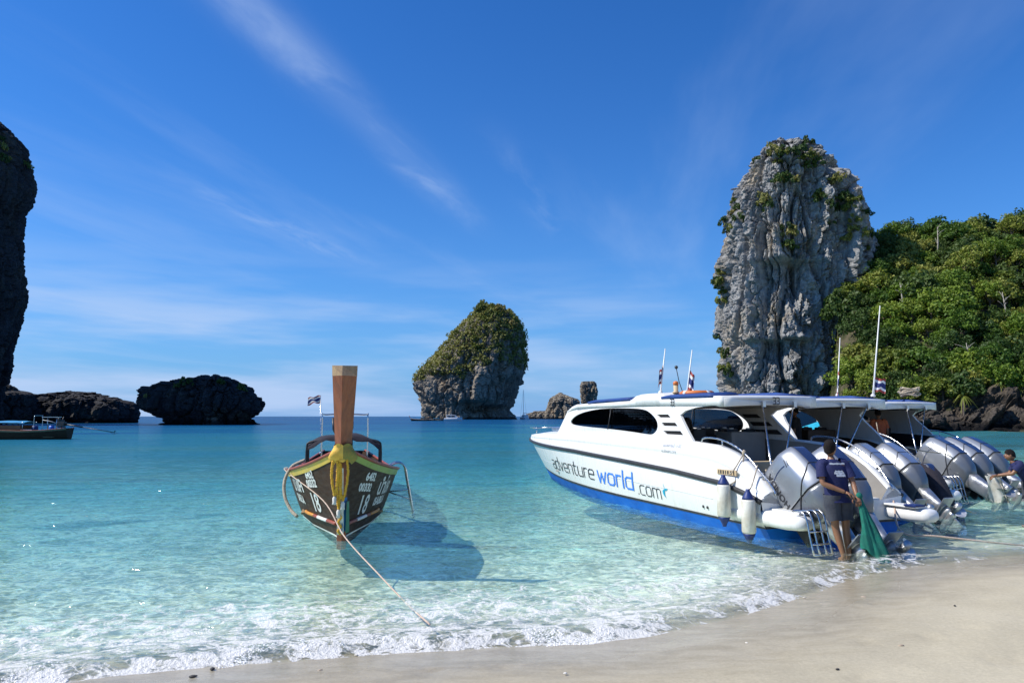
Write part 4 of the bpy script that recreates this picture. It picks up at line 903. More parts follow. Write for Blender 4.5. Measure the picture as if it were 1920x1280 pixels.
def topside_at(s, z, sg, off=.006):
    u = s / 12.9; v = (z - lvl('rail', u).z) / (lvl('deck', u).z - lvl('rail', u).z); p = side_pt(u, min(max(v, 0), 1)); return (s, sg * (p.y + off), z)
US = [i / 60 for i in range(61)]
def both(mb, rows, smooth=True):
    mb.loft(rows, closed=False, cap=False, smooth=smooth); mb.loft([[(p[0], -p[1], p[2]) for p in r] for r in rows], closed=False, cap=False, smooth=smooth)

def speedboat(label, loc, yaw, ds=0., bottom='blue_bottom', lining='lining', vents=True, engines=(), engine_kw={}, rails=True, narrow=False, group='white tour speedboats'):
    root = thing('speedboat', label, 'speedboat', loc, PI / 2 - yaw, group)
    # --- bottom paint, boot stripe, hull side, transom
    mb = MB(); both(mb, [[lvl('keel', u), lvl('keel', u).lerp(lvl('chine', u), .5), lvl('chine', u), lvl('chine', u).lerp(lvl('boot', u), .5), lvl('boot', u)] for u in US])
    a = [lvl(n, 0) for n in ('keel', 'chine', 'boot')]; mb.add([a[0], a[1], a[2], (0, -a[2].y, a[2].z), (0, -a[1].y, a[1].z)], [(0, 1, 2, 3, 4)], False); mb.build('bottom', M[bottom], root)
    mb = MB(); both(mb, [[hull_pt(u * 11.75, v) for v in (0, .12, .3, .5, .7, .88, 1)] for u in US[:-2]] + [[lvl('boot', u).lerp(lvl('rail', u), v) for v in (0, .12, .3, .5, .7, .88, 1)] for u in (.975, .99, 1.)])
    mb.add([hull_pt(0, 0), hull_pt(0, 1), lvl('deck', 0), (0, .95, .52), (0, -.95, .52), (0, -lvl('deck', 0).y, lvl('deck', 0).z), (0, -hull_pt(0, 1).y, hull_pt(0, 1).z), (0, -hull_pt(0, 0).y, hull_pt(0, 0).z)], [tuple(range(8))], False)
    mb.build('hull', M['gel'], root)
    mb = MB(); both(mb, [[hull_pt(u * 11.75, -.005, .006), hull_pt(u * 11.75, .055, .007)] for u in US[:-2]]); mb.add([(-.004, 1.32, zboot(0)), (-.004, 1.325, zboot(0) + .035), (-.004, -1.325, zboot(0) + .035), (-.004, -1.32, zboot(0))], [(0, 1, 2, 3)], False); mb.build('boot_stripe', M['black'], root)
    mb = MB(); pts = [lvl('rail', u) + Vector((0, .012, 0)) for u in US]; mb.tube(pts, .034, 8, flat=1.25); mb.tube([(p.x, -p.y, p.z) for p in pts], .034, 8, flat=1.25); mb.build('rub_rail', M['black'], root)
    # --- topsides with coaming and inner side
    mb = MB(); rows = []
    for u in US:
        d = lvl('deck', u); k = min(1, d.y / .3); r = [side_pt(u, v) for v in (0, .06, .2, .40, .44, .58, .62, .75, .87, .94, 1.)]
        r += [Vector((d.x, d.y - .03 * k, d.z + .022)), Vector((d.x, d.y - .14 * k, d.z + .022)), Vector((d.x, d.y - .16 * k, d.z - .01))]; rows.append(r)
    both(mb, rows)
    for sg in (1, -1):
        cap_ = [(p.x, sg * p.y, p.z) for p in rows[0]] + [(0, sg * .95, .52)]; mb.add(cap_, [tuple(range(len(cap_)))], False)
    mb.build('topside', M['gel'], root)
    mb = MB(); both(mb, [[Vector((u * 12.88, max(0, lvl('deck', u).y - .16), lvl('deck', u).z - .012)), Vector((u * 12.88, max(0, lvl('deck', u).y - .18), .46))] for u in US[:40]]); mb.box((4.3, 0, .45), (8.4, 2.1, .04)); mb.build('cockpit_liner', M[lining], root)
    # --- foredeck
    mb = MB(); mb.loft([[(lvl('deck', u).x, y * max(.0, lvl('deck', u).y - .1), lvl('deck', u).z + .02 + .10 * (1 - y * y) * min(1, lvl('deck', u).y)) for y in (-1, -.7, -.35, 0, .35, .7, 1)] for u in US[38:]], closed=False, cap=False); mb.build('foredeck', M['gel'], root)
    # --- cabin sides with openings
    def cab(s, z, dep, sg=1):
        s2 = s; y = 1.15 - .15 * (z - 1.38) / .75 - .10 * max(0, (s - 6.0 - ds) / 2.4) ** 2; return (s2, sg * (y - dep), z)
    out = [(2.02, 1.33), (8.45, 1.33), (8.42, 1.40), (8.15, 1.70), (7.91, 1.98), (7.58, 2.08), (7.27, 2.13), (5.35, 2.15), (4.5, 2.18), (4.3, 2.26), (4.05, 2.29), (3.5, 2.28), (3.37, 2.19), (2.2, 2.17), (1.47, 2.17), (1.44, 2.03), (1.62, 2.04), (2.15, 2.01), (2.5, 1.95), (2.65, 1.87), (2.52, 1.75), (2.30, 1.56), (2.10, 1.40)]
    if narrow: out = [(1.50, 1.18), (2.4, 1.33)] + out[1:15] + [(1.44, 2.03), (1.55, 2.035), (1.78, 2.02), (2.02, 1.95), (2.12, 1.87), (2.02, 1.74), (1.82, 1.56), (1.66, 1.40), (1.58, 1.25)]
    win = rounded([(7.56, 1.75), (7.45, 1.655), (6.73, 1.61), (5.37, 1.57), (4.41, 1.53), (3.76, 1.495), (3.52, 1.50), (3.39, 1.58), (3.39, 1.69), (3.5, 1.8), (3.75, 1.92), (4.06, 1.99), (4.74, 2.02), (5.88, 2.02), (6.72, 1.96), (7.27, 1.87)], 3)
    vn = [[(3.48, 1.885), (3.07, 1.885), (2.96, 1.825), (3.38, 1.825)], [(3.27, 1.73), (2.78, 1.73), (2.67, 1.665), (3.19, 1.665)], [(3.16, 1.575), (2.56, 1.58), (2.44, 1.505), (3.05, 1.51)]] if vents else []
    sh = lambda l: [(a + ds, b) for a, b in l]
    for sg in (1, -1):
        mb = MB(); panel(mb, sh(out), [sh(win)] + ([sh(v) for v in vn]), lambda a, b, t, sg=sg: cab(a, b, t, sg), .05); mb.build('cabin_side', M['gel'], root)
        if sg > 0:
            w2 = [((a - 5.5) * 1.012 + 5.5, (b - 1.75) * 1.04 + 1.75) for a, b in win]
            mb = MB(); panel(mb, sh(w2), [], lambda a, b, t, sg=sg: cab(a, b, t + .018, sg), .008); mb.build('window', M['glass_dark'], root)
        for v in vn:
            c = (sum(p[0] for p in v) / 4, sum(p[1] for p in v) / 4); mb = MB(); panel(mb, sh([(c[0] + (p[0] - c[0]) * 1.1, c[1] + (p[1] - c[1]) * 1.2) for p in v]), [], lambda a, b, t, sg=sg: cab(a, b, t + .055, sg), .02)
            for zf in (.25, .5, .75):
                z = v[2][1] + (v[0][1] - v[2][1]) * zf; mb.tube([cab(v[0][0] + ds, z, .035, sg), cab(v[2][0] + ds + .1, z, .035, sg)], .006, 4)
            mb.build('vent', M['black'], root)
    mb = MB()
    for s_ in (5.45,): mb.tube([cab(s_ + ds, 1.56, .0), cab(s_ + ds, 2.02, .0)], .012, 6)
    mb.build('window_divider', M['black'], root)
    # --- windscreen, roof
    mb = MB(); mb.loft([[cab(8.40 + ds + .45 * (1 - y * y), 1.38, 0)[:1] + (y * 1.02, 1.38) for y in np.linspace(-1, 1, 9)], [(7.86 + ds + .25 * (1 - y * y), y * .94, 2.0) for y in np.linspace(-1, 1, 9)]], closed=False, cap=False); mb.build('windscreen', M['glass_dark'], root)
    top = [(7.95, 1.97, 1.95), (7.58, 2.085, 2.0), (7.27, 2.135, 2.04), (6.4, 2.145, 2.05), (5.35, 2.155, 2.05), (4.5, 2.19, 2.06), (4.3, 2.265, 2.06), (4.05, 2.295, 2.06), (3.5, 2.285, 2.06), (3.37, 2.20, 2.06), (2.2, 2.18, 2.04), (1.55, 2.20, 2.03), (1.44, 2.20, 2.01), (1.41, 2.185, 2.01), (1.40, 2.15, 2.02)]
    mb = MB(); rings = []
    for s, z, zu in top:
        w = 1.035 - .10 * max(0, (s - 6) / 2.4) ** 2 - (.06 if s < 1.42 else 0); ys = np.linspace(-1, 1, 13); bow_ = lambda y: -.12 * (1 - (y) ** 2) * (1 if s < 1.6 else .0) + .22 * (1 - y * y) * (1 if s > 7.5 else 0)
        rings.append([(s + ds + bow_(y), y * w, z + (.055 if s > 1.6 else .01) * (1 - y * y)) for y in ys] + [(s + ds + bow_(y), y * w, min(zu, z - .03) + .03 * (1 - y * y)) for y in ys[::-1]])
    mb.loft(rings); mb.build('roof', M['gel'], root)
    mb = MB(); mb.loft([[(s + ds - .10 * (1 - y * y) * (1 if s < 2 else 0), y * 1.0, 2.01 + .03 * (1 - y * y)) for y in np.linspace(-1, 1, 9)] for s in (1.6, 3.5, 5.5, 7.3)], closed=False, cap=False); mb.build('headlining', M[lining], root)
    for s0, s1, z0, z1 in ((4.55, 6.6, 2.20, 2.165), (1.62, 3.32, 2.20, 2.205)):   # canvas strips along the roof edges
        for sg in (1, -1):
            mb = MB(); rings = []
            for k in range(7):
                s = s0 + (s1 - s0) * k / 6; z = z0 + (z1 - z0) * k / 6; tp = .055 if 0 < k < 6 else .03
                rings.append([(s + ds, sg * 1.045, z - .02), (s + ds, sg * 1.045, z + tp * .7), (s + ds, sg * 1.0, z + tp), (s + ds, sg * .55, z + tp + .03), (s + ds, sg * .50, z + .02)])
            mb.loft(rings); mb.build('roof_canvas', M['navy_roof'], root)
    # --- seats in the cabin and the helm bench
    for k in range(6):
        for sg in (1, -1):
            x = 3.3 + .78 * k + ds; mb = MB(); mb.box((x, sg * .58, .72), (.46, .8, .16), bev=.04); mb.box((x - .22, sg * .58, 1.08), (.12, .82, .78), bev=.04)
            for h in (-.2, .2): mb.box((x - .24, sg * .58 + h, 1.52), (.09, .28, .16), bev=.03)
            mb.box((x, sg * .58, .56), (.36, .7, .2)); st_ = mb.build('seat', M['seat'], root); mb = MB(); mb.box((x - .24, sg * .58 - .2, 1.605), (.05, .08, .03), bev=.008); mb.box((x - .24, sg * .58 + .2, 1.605), (.05, .08, .03), bev=.008); mb.build('seat_handle', M['gel'], st_)
    mb = MB(); mb.box((1.3 + ds * .3, 0, .66), (.5, 1.5, .36), bev=.04); mb.box((1.1 + ds * .3, 0, .95), (.14, 1.5, .3), bev=.04); mb.build('bench', M['tan'] if lining == 'lining' else M['seat'], root)
    mb = MB(); mb.box((3.0 + ds, -.55, 1.0), (.5, .8, 1.1), bev=.05); mb.build('helm_console', M[lining], root)
    # --- stern platform arms, boarding ladder, rails, posts
    for sg in (1, -1):
        mb = MB(); rings = []
        for s, yc, hw, hh in ((1.35, 1.22, .06, .04), (1.1, 1.22, .15, .09), (.6, 1.22, .19, .115), (0, 1.21, .20, .12), (-.45, 1.20, .20, .12), (-.68, 1.19, .17, .10), (-.76, 1.18, .10, .06)):
            rings.append([(s, sg * (yc + hw * math.copysign(abs(math.cos(2 * PI * k / 18)) ** .7, math.cos(2 * PI * k / 18))), .335 + hh * math.copysign(abs(math.sin(2 * PI * k / 18)) ** .7, math.sin(2 * PI * k / 18))) for k in range(18)])
        mb.loft(rings); mb.box((-.3, sg * 1.1, .46), (.62, .24, .03), bev=.01); mb.build('platform_arm', M['gel'], root)
        mb = MB(); mb.box((-.52, sg * 1.06, .485), (.22, .2, .03), bev=.01); mb.build('step_pad', M['navy'], root)
        if rails:
            mb = MB(); pts = [(s, sg * (1.19 if s > .2 else 1.15), zcoam(s) + h) for s, h in ((1.78, .02), (1.74, .09), (1.55, .125), (1.2, .13), (.8, .13), (.5, .12), (.25, .10), (.02, .08), (-.05, .0))]; mb.tube(smooth_path(pts, 3), .016, 7)
            for s in (1.2, .65, .2): mb.tube([(s, sg * 1.18, zcoam(s) + .01), (s, sg * 1.18, zcoam(s) + .13)], .012, 6)
            mb.build('handrail', M['chrome'], root)
    mb = MB()
    for y in (1.30, 1.20, 1.08, .98):
        mb.tube(smooth_path([(-.58, y, .50), (-.74, y, .52), (-.84, y, .44), (-.90, y, .2), (-.97, y, -.05)], 3), .014, 7)
    for t in (.35, .7, 1.): mb.tube([(-.85 - .12 * t, .98, .42 - .47 * t), (-.85 - .12 * t, 1.30, .42 - .47 * t)], .013, 6)
    mb.build('boarding_ladder', M['chrome'], root)
    for y0, y1, s1, z1 in ((.26, 1.02, .12, .62), (-.4, .70, .40, .62)):
        mb = MB(); mb.tube([(1.30 + ds, y0, 2.06), (s1, y1, z1)], .016, 7); mb.box((1.27 + ds, y0, 2.06), (.05, .06, .10)); mb.build('roof_post', M['chrome'], root)
    mb = MB(); mb.box((.12, 0, .5), (.2, 1.9, .10), bev=.03); mb.tube([(.1, .62, .55), (.1, .62, .72), (.18, .62, .8)], .02, 6); mb.tube([(.1, -.3, .55), (.1, -.3, .72), (.18, -.3, .8)], .02, 6); mb.build('stern_well', M['gel2'], root)
    mb = MB(); mb.tube(smooth_path([(11.2, .5, 1.36), (11.3, .48, 1.52), (12.2, .3, 1.50), (12.5, .0, 1.48), (12.2, -.3, 1.50), (11.3, -.48, 1.52), (11.2, -.5, 1.36)], 4), .018, 7); mb.build('bow_rail', M['chrome'], root)
    mb = MB(); mb.box((9.5, 0, 1.50), (.9, 1.1, .10), bev=.04); mb.build('sun_pad', M['cowl_light'], root)
    for k, y in enumerate(engines):
        kw = dict(engine_kw); kw.update(y[1] if isinstance(y, tuple) else {}); yy = y[0] if isinstance(y, tuple) else y
        outboard(root, (-.42, yy, kw.pop('z', .60)), kw.pop('tilt', .62), kw.pop('steer', 0.), **kw)
    return root

def flag_pole(base, tip, label, r=.016, flag=None, group=None, drop=True, mat='gel'):
    b, t_ = Vector(base), Vector(tip); o = thing('flag_pole', label, 'flag', b, 0, group); t_ = t_ - b
    mb = MB(); mb.tube([(0, 0, -.02), t_ * .12, t_], [r * 1.6, r, r * .6], 8); mb.lathe([(r * 2.6, -.02), (r * 2.6, .03), (r * 1.4, .05)], 10); mb.build('pole', M[mat], o)
    if flag:
        f0, fw, fh, dx, dy = flag; n = 12
        for (lo, hi), m_ in zip(((0, 1 / 6), (1 / 6, 2 / 6), (2 / 6, 4 / 6), (4 / 6, 5 / 6), (5 / 6, 1)), ('flag_red', 'flag_white', 'flag_blue', 'flag_white', 'flag_red')):
            mb = MB(); rows = []
            for i in range(n + 1):
                u = i / n; row = []
                for q in range(3):
                    v = lo + (hi - lo) * q / 2; p = t_ * f0 + (t_.normalized() * -fh * v)
                    row.append(p + Vector((dx * u * fw, dy * u * fw + .03 * math.sin(u * 8 + v * 2), -(.75 if drop else .18) * fw * u * (u if not drop else 1) + .02 * math.sin(u * 9 + 3 * v))))
                rows.append(row)
            mb.loft(rows, closed=False, cap=False); mb.build('flag_stripe', M[m_], o)
    return o

YAW = math.radians(-20)
C1, C2, C3 = Vector((5.027, 11.726, 0)), Vector((7.12, 14.62, 0)), Vector((10.55, 17.85, 0))
def bpt(C, x, y, z):
    """boat point to world"""
    return C + Vector((math.sin(YAW) * x - math.cos(YAW) * y, math.cos(YAW) * x + math.sin(YAW) * y, z))

def make_speedboats():
    b1 = speedboat('white tour speedboat numbered 33 with blue bottom and web address on its side', C1, YAW, 0, engines=[(.80, dict(steer=.05)), (.20, {})], engine_kw=dict(letters='HONDA', tilt=.78, sc=1.0))
    # name along the hull side (port and starboard)
    sx0, sx1 = 8.62, 3.9
    def on(sg, base, tall):
        def fn(x, y, k):     # x runs from bow to stern on the port side
            v = base + y; s = x; p = hull_pt(s, v, .007 + .0002 * (k % 17)); return (p.x, sg * p.y, p.z)
        return fn
    for sg in (1, -1):
        for txt, col, s0, s1, base, xh, wt in (('adventure', 'ink', 8.72, 5.66, .30, .265, .115), ('world', 'ink_blue', 5.46, 3.90, .27, .30, .155), ('.com', 'ink_grey', 3.72, 2.86, .19, .25, .095)):
            tot = sum(GLY[c][0] for c in txt) + .28 * (len(txt) - 1); q = (s0 - s1) / tot; mb = MB()
            g = on(sg, base, 0)
            if sg > 0: stroke_text(mb, txt, 1., wt, lambda x, y, k: g(s0 - x * q, y * xh, k))
            else: stroke_text(mb, txt, 1., wt, lambda x, y, k: g(s1 + x * q, y * xh, k))
            mb.build('lettering', M[{'ink': 'ink', 'ink_blue': 'ink_blue', 'ink_grey': 'ink'}[col]], b1)
        mb = MB()   # small swoosh emblem
        for pts, w in ((((2.74, .62), (2.70, .50), (2.66, .47), (2.60, .50)), .02), (((2.66, .50), (2.74, .40), (2.72, .28), (2.62, .19)), .035)):
            pp = smooth_path([Vector((*p, 0)) for p in pts], 4); n = len(pp)
            row = [[(lambda P_: (P_.x, sg * P_.y, P_.z))(hull_pt(p.x + e * w * math.sin(PI * (i + .3) / n), p.y + e * .03 * math.sin(PI * (i + .3) / n), .008)) for e in (-1, 1)] for i, p in enumerate(pp)]
            mb.loft(row, closed=False, cap=False)
        mb.build('emblem', M['aqua'], b1)
        sg2 = sg
        def cabside(s, z): return (s, sg2 * 1.043, z)
        mb = MB(); stroke_text(mb, '33', .078, .2, lambda x, y, k: cabside(2.995 - x if sg2 > 0 else 2.80 + x, 2.055 + y)); mb.build('number', M['ink'], b1)
        mb = MB()
        for txt, sz, s0, z0 in (('ขนส่งทางน้ำ ภ 02', .085, 2.85, 1.285), ('คนโดยสาร 2 คน', .075, 2.85, 1.185)):
            put_text(mb, txt, sz, lambda x, y, k: topside_at(s0 - x if sg2 > 0 else 2.2 + x, z0 + y, sg2))
        mb.build('registration_text', M['ink_grey'], b1)
        mb = MB(); ctr = lambda s, z: (s, sg2 * (1.375), z)
        mb.box((.82, sg * 1.382, .955), (.50, .016, .085), bev=.004); mb.build('name_plate', M['tan'], b1)
        mb = MB()
        for k, xx in enumerate((1.02, .965, .90, .84, .78, .70, .63)): mb.box((xx, sg * 1.393, .955), (.03 if k % 3 else .018, .004, .055))
        mb.build('plate_marks', M['ink'], b1)
        mb = MB()
        for xx, vv in ((2.46, None), (2.40, None), (2.34, None)): mb.lathe([(.014, 0), (.014, .004)], 8, Matrix.Translation((xx, sg * 1.345, 1.03)) @ Matrix.Rotation(-sg * PI / 2, 4, 'X'))
        for xx in (1.52, 1.40): p = hull_pt(xx, .25, .0); mb.lathe([(.025, 0), (.025, .012)], 10, Matrix.Translation((xx, sg * p.y, p.z)) @ Matrix.Rotation(-sg * PI / 2, 4, 'X'))
        mb.build('drain_fitting', M['black'], b1)
        mb = MB(); mb.lathe([(.05, 0), (.05, .01), (.03, .012)], 14, Matrix.Translation((3.95, sg * 1.0, 2.20)) @ Matrix.Rotation(-sg * PI / 2, 4, 'X')); mb.lathe([(.035, 0), (.035, .01)], 14, Matrix.Translation((3.55, sg * 1.0, 2.16)) @ Matrix.Rotation(-sg * PI / 2, 4, 'X')); mb.build('roof_fitting', M['gel2'], b1)
    mb = MB(); stroke_text(mb, '33', .078, .2, lambda x, y, k: (1.385 - .12 * (1 - (.06 - x) ** 2), .06 - x, 2.055 + y)); mb.build('number', M['ink'], b1)
    # seams moulded in the hull side
    mb = MB()
    mb.tube([hull_pt(s, .52 - .012 * (s - 1), .0) for s in np.linspace(1.2, 11, 40)], .005, 5); mb.tube([tuple(side_pt(u, .5)) for u in US[8:58]], .004, 4); mb.build('moulded_seam', M['gel2'], b1)
    flag_pole(bpt(C1, 3.9, .70, 2.32), bpt(C1, 3.75, .66, 3.22), 'white pole with furled striped flag, left one on the cabin roof numbered 33', flag=(.62, .16, .34, -.6, -.5), group='flag poles on boat roofs')
    flag_pole(bpt(C1, 3.02, .66, 2.22), bpt(C1, 2.85, .62, 3.12), 'white pole with furled striped flag, right one on the cabin roof numbered 33', flag=(.58, .18, .36, .4, -.6), group='flag poles on boat roofs')
    # things lying on the roof
    o = thing('life_ring', 'orange life ring lying flat on the cabin roof numbered 33', 'life ring', bpt(C1, 3.05, .40, 2.29)); mb = MB()
    mb.loft([[((.26 + .075 * math.cos(a)) * math.cos(b), (.26 + .075 * math.cos(a)) * math.sin(b), .055 * math.sin(a)) for a in np.linspace(0, 2 * PI, 10, endpoint=False)] for b in np.linspace(0, 2 * PI, 25)], cap=False); mb.build('ring', M['orange'], o)
    for k in range(4):
        b = k * PI / 2 + .5; mb = MB(); mb.loft([[((.26 + .079 * math.cos(a)) * math.cos(b + d), (.26 + .079 * math.cos(a)) * math.sin(b + d), .059 * math.sin(a)) for a in np.linspace(0, 2 * PI, 10, endpoint=False)] for d in (-.1, 0, .1)]); mb.build('band', M['flag_white'], o)
    o = thing('signal_lamp', 'orange topped signal lamp standing on the cabin roof between two flag poles', 'lamp', bpt(C1, 3.45, .62, 2.31)); mb = MB(); mb.lathe([(.07, 0), (.07, .02), (.045, .03), (.05, .16)], 12); mb.build('body', M['tan'], o); mb = MB(); mb.lathe([(.055, .16), (.055, .21), (.03, .235)], 12); mb.build('lens', M['orange'], o)
    o = thing('searchlight', 'black searchlight on a thin leaning stalk on the cabin roof', 'lamp', bpt(C1, 3.2, .60, 2.22)); mb = MB(); mb.lathe([(.05, 0), (.05, .03), (.02, .04)], 10); mb.tube([(0, 0, .03), (-.10, -.05, .30), (-.16, -.10, .56)], .008, 6); mb.build('stalk', M['black'], o); mb = MB(); mb.ball((-.16, -.10, .58), (.035, .045, .035), 8); mb.build('lamp_head', M['black'], o)
    # boat 2 and 3
    b2 = speedboat('second white speedboat with brown lined cockpit and two pale blue topped motors', C2, YAW, -.75, lining='wood_lining', vents=False, narrow=True, engines=[(.42, {}), (-.24, {}), (-.92, dict(cloth=True, top='cowl_blue', tilt=.5, sc=.70, z=.34))], engine_kw=dict(top='cowl_light', tilt=.92, sc=.98))
    b3 = speedboat('farthest white speedboat with teal bottom and three silver motors in a row', C3, YAW - math.radians(4), -.3, bottom='teal_bottom', lining='black', vents=False, narrow=True, engines=[.62, .02, -.58], engine_kw=dict(tilt=.98, sc=1.05))
    for b, s0, txt in ((b3, .95, 'สปีดโบ๊ท 2 ภก'), (b2, .95, 'ภก 0331')):
        mb = MB(); put_text(mb, txt, .12, lambda x, y, k: topside_at(s0 + .45 - x, 1.0 + y, 1)); mb.build('registration_text', M['ink_grey'], b)
    mb = MB()   # aqua flash painted on the third boat's cabin
    for pts, m_ in ((((4.1, 1.5), (3.1, 1.78), (2.75, 1.62), (3.3, 1.45)), 'aqua'), (((3.1, 1.80), (2.55, 1.98), (2.4, 1.90), (2.78, 1.68)), 'orange')):
        mb = MB(); mb.add([(a - .3, 1.15 - .15 * (z - 1.38) / .75 + .006, z) for a, z in pts], [(0, 1, 2, 3)], False); mb.build('painted_flash', M[m_], b3)
    flag_pole(at(1570, 742, 16.6), at(1575, 633, 16.5), 'thin white pole with a furled flag on the second speedboat roof', r=.014, flag=(.45, .10, .5, -.2, -.4), group='flag poles on boat roofs')
    flag_pole(at(1637, 742, 19.6), at(1650, 573, 19.4), 'tall white pole with a striped flag on the farthest speedboat roof', r=.022, flag=(.20, .28, .36, 1., -.2), group='flag poles on boat roofs', drop=False)
    return b1, b2, b3
boats = make_speedboats()

# ------------------------------------------------------------------ longtail boat (local: x to the bow, stem foot at the waterline is 0; y to port)
M['hull_brown'] = pm('dark_brown_hull', (.055, .030, .017), (.036, .019, .011), 3, .62, bump=.2, stretch=(1, 1, 3), spec=.18); M['wood_red'] = pm('red_brown_wood', (.28, .078, .029), (.18, .05, .022), 3, .5, bump=.25, stretch=(3, 3, .35)); M['wood_tan'] = pm('weathered_wood', (.36, .25, .13), (.26, .17, .09), 4, .7, bump=.35, stretch=(3, 3, .4))
M['yellow_paint'] = pm('yellow_paint', (.68, .47, .06), (.52, .38, .07), 5, .5, bump=.15); M['green_paint'] = pm('lime_paint', (.26, .34, .05), (.2, .28, .05), 5, .5); M['white_paint'] = pm('white_paint', (.74, .74, .70), (.62, .61, .56), 6, .5); M['orange_paint'] = pm('orange_paint', (.62, .27, .03), (.5, .2, .03), 5, .5)
M['red_paint'] = pm('dull_red_paint', (.30, .07, .04), (.24, .05, .03), 5, .5); M['sash'] = pm('yellow_sash', (.80, .50, .09), (.68, .38, .06), 6, .85, bump=.4); M['sash_green'] = pm('green_print_sash', (.20, .20, .05), (.30, .22, .05), 14, .85, bump=.4); M['marigold'] = pm('marigold', (.72, .36, .02), (.80, .48, .06), 30, .8, bump=.5)
M['ribbon_blue'] = pm('blue_ribbon', (.02, .15, .38), None, 6, .7); M['ribbon_green'] = pm('green_ribbon', (.05, .2, .12), None, 6, .7); M['ribbon_white'] = pm('white_ribbon', (.75, .70, .62), None, 6, .8); M['engine_dark'] = pm('oily_engine', (.035, .034, .033), (.07, .065, .06), 8, .45, .4, bump=.3)
M['blue_tarp'] = pm('blue_tarp', (.03, .26, .48), (.025, .2, .4), 3, .6, bump=.3); M['brick_red'] = pm('orange_boards', (.36, .12, .045), (.28, .09, .035), 4, .7, bump=.3)
_t = [0, .35, .7, 1.5, 2.7, 4, 6, 8, 9.6]
def lt_pt(t, lev):
    """t metres aft of the stem; lev 0 keel .. 1 sheer"""
    zs = float(np.interp(t, _t, [1.36, 1.22, 1.11, .97, .86, .76, .68, .74, .90])); bs = float(np.interp(t, _t, [.055, .30, .50, .80, 1.0, 1.07, 1.03, .86, .55])); bw = float(np.interp(t, _t, [.03, .10, .20, .44, .68, .80, .80, .6, .25])); bk = .04
    zk = float(np.interp(t, [0, .6, 1.5, 8, 9.6], [-.10, -.20, -.32, -.36, .05]))
    if lev < .35: q = lev / .35; y = bk + (bw - bk) * q ** .7; z = zk + (0 - zk) * q
    else: q = (lev - .35) / .65; y = bw + (bs - bw) * (q ** .85); z = zs * q
    rake = .5 * max(0, z / 1.36) ** 1.1 - .12 * max(0, -z) ; x = rake * max(0, 1 - t / 3.) - t
    return Vector((x, y, z))
def lt_side(t, z, off=.006):
    zs = lt_pt(t, 1).z; p = lt_pt(t, .35 + .65 * min(1, max(0, z / zs))); n = (lt_pt(t + .05, .7) - lt_pt(t - .0, .7)).cross(lt_pt(t, .8) - lt_pt(t, .6)).normalized()
    if n.y < 0: n = -n
    return p + n * off
TS = [0, .12, .25, .4, .6, .8, 1.05, 1.3, 1.6, 1.95, 2.35, 2.8, 3.3, 3.9, 4.6, 5.4, 6.2, 7, 7.8, 8.6, 9.2, 9.6]
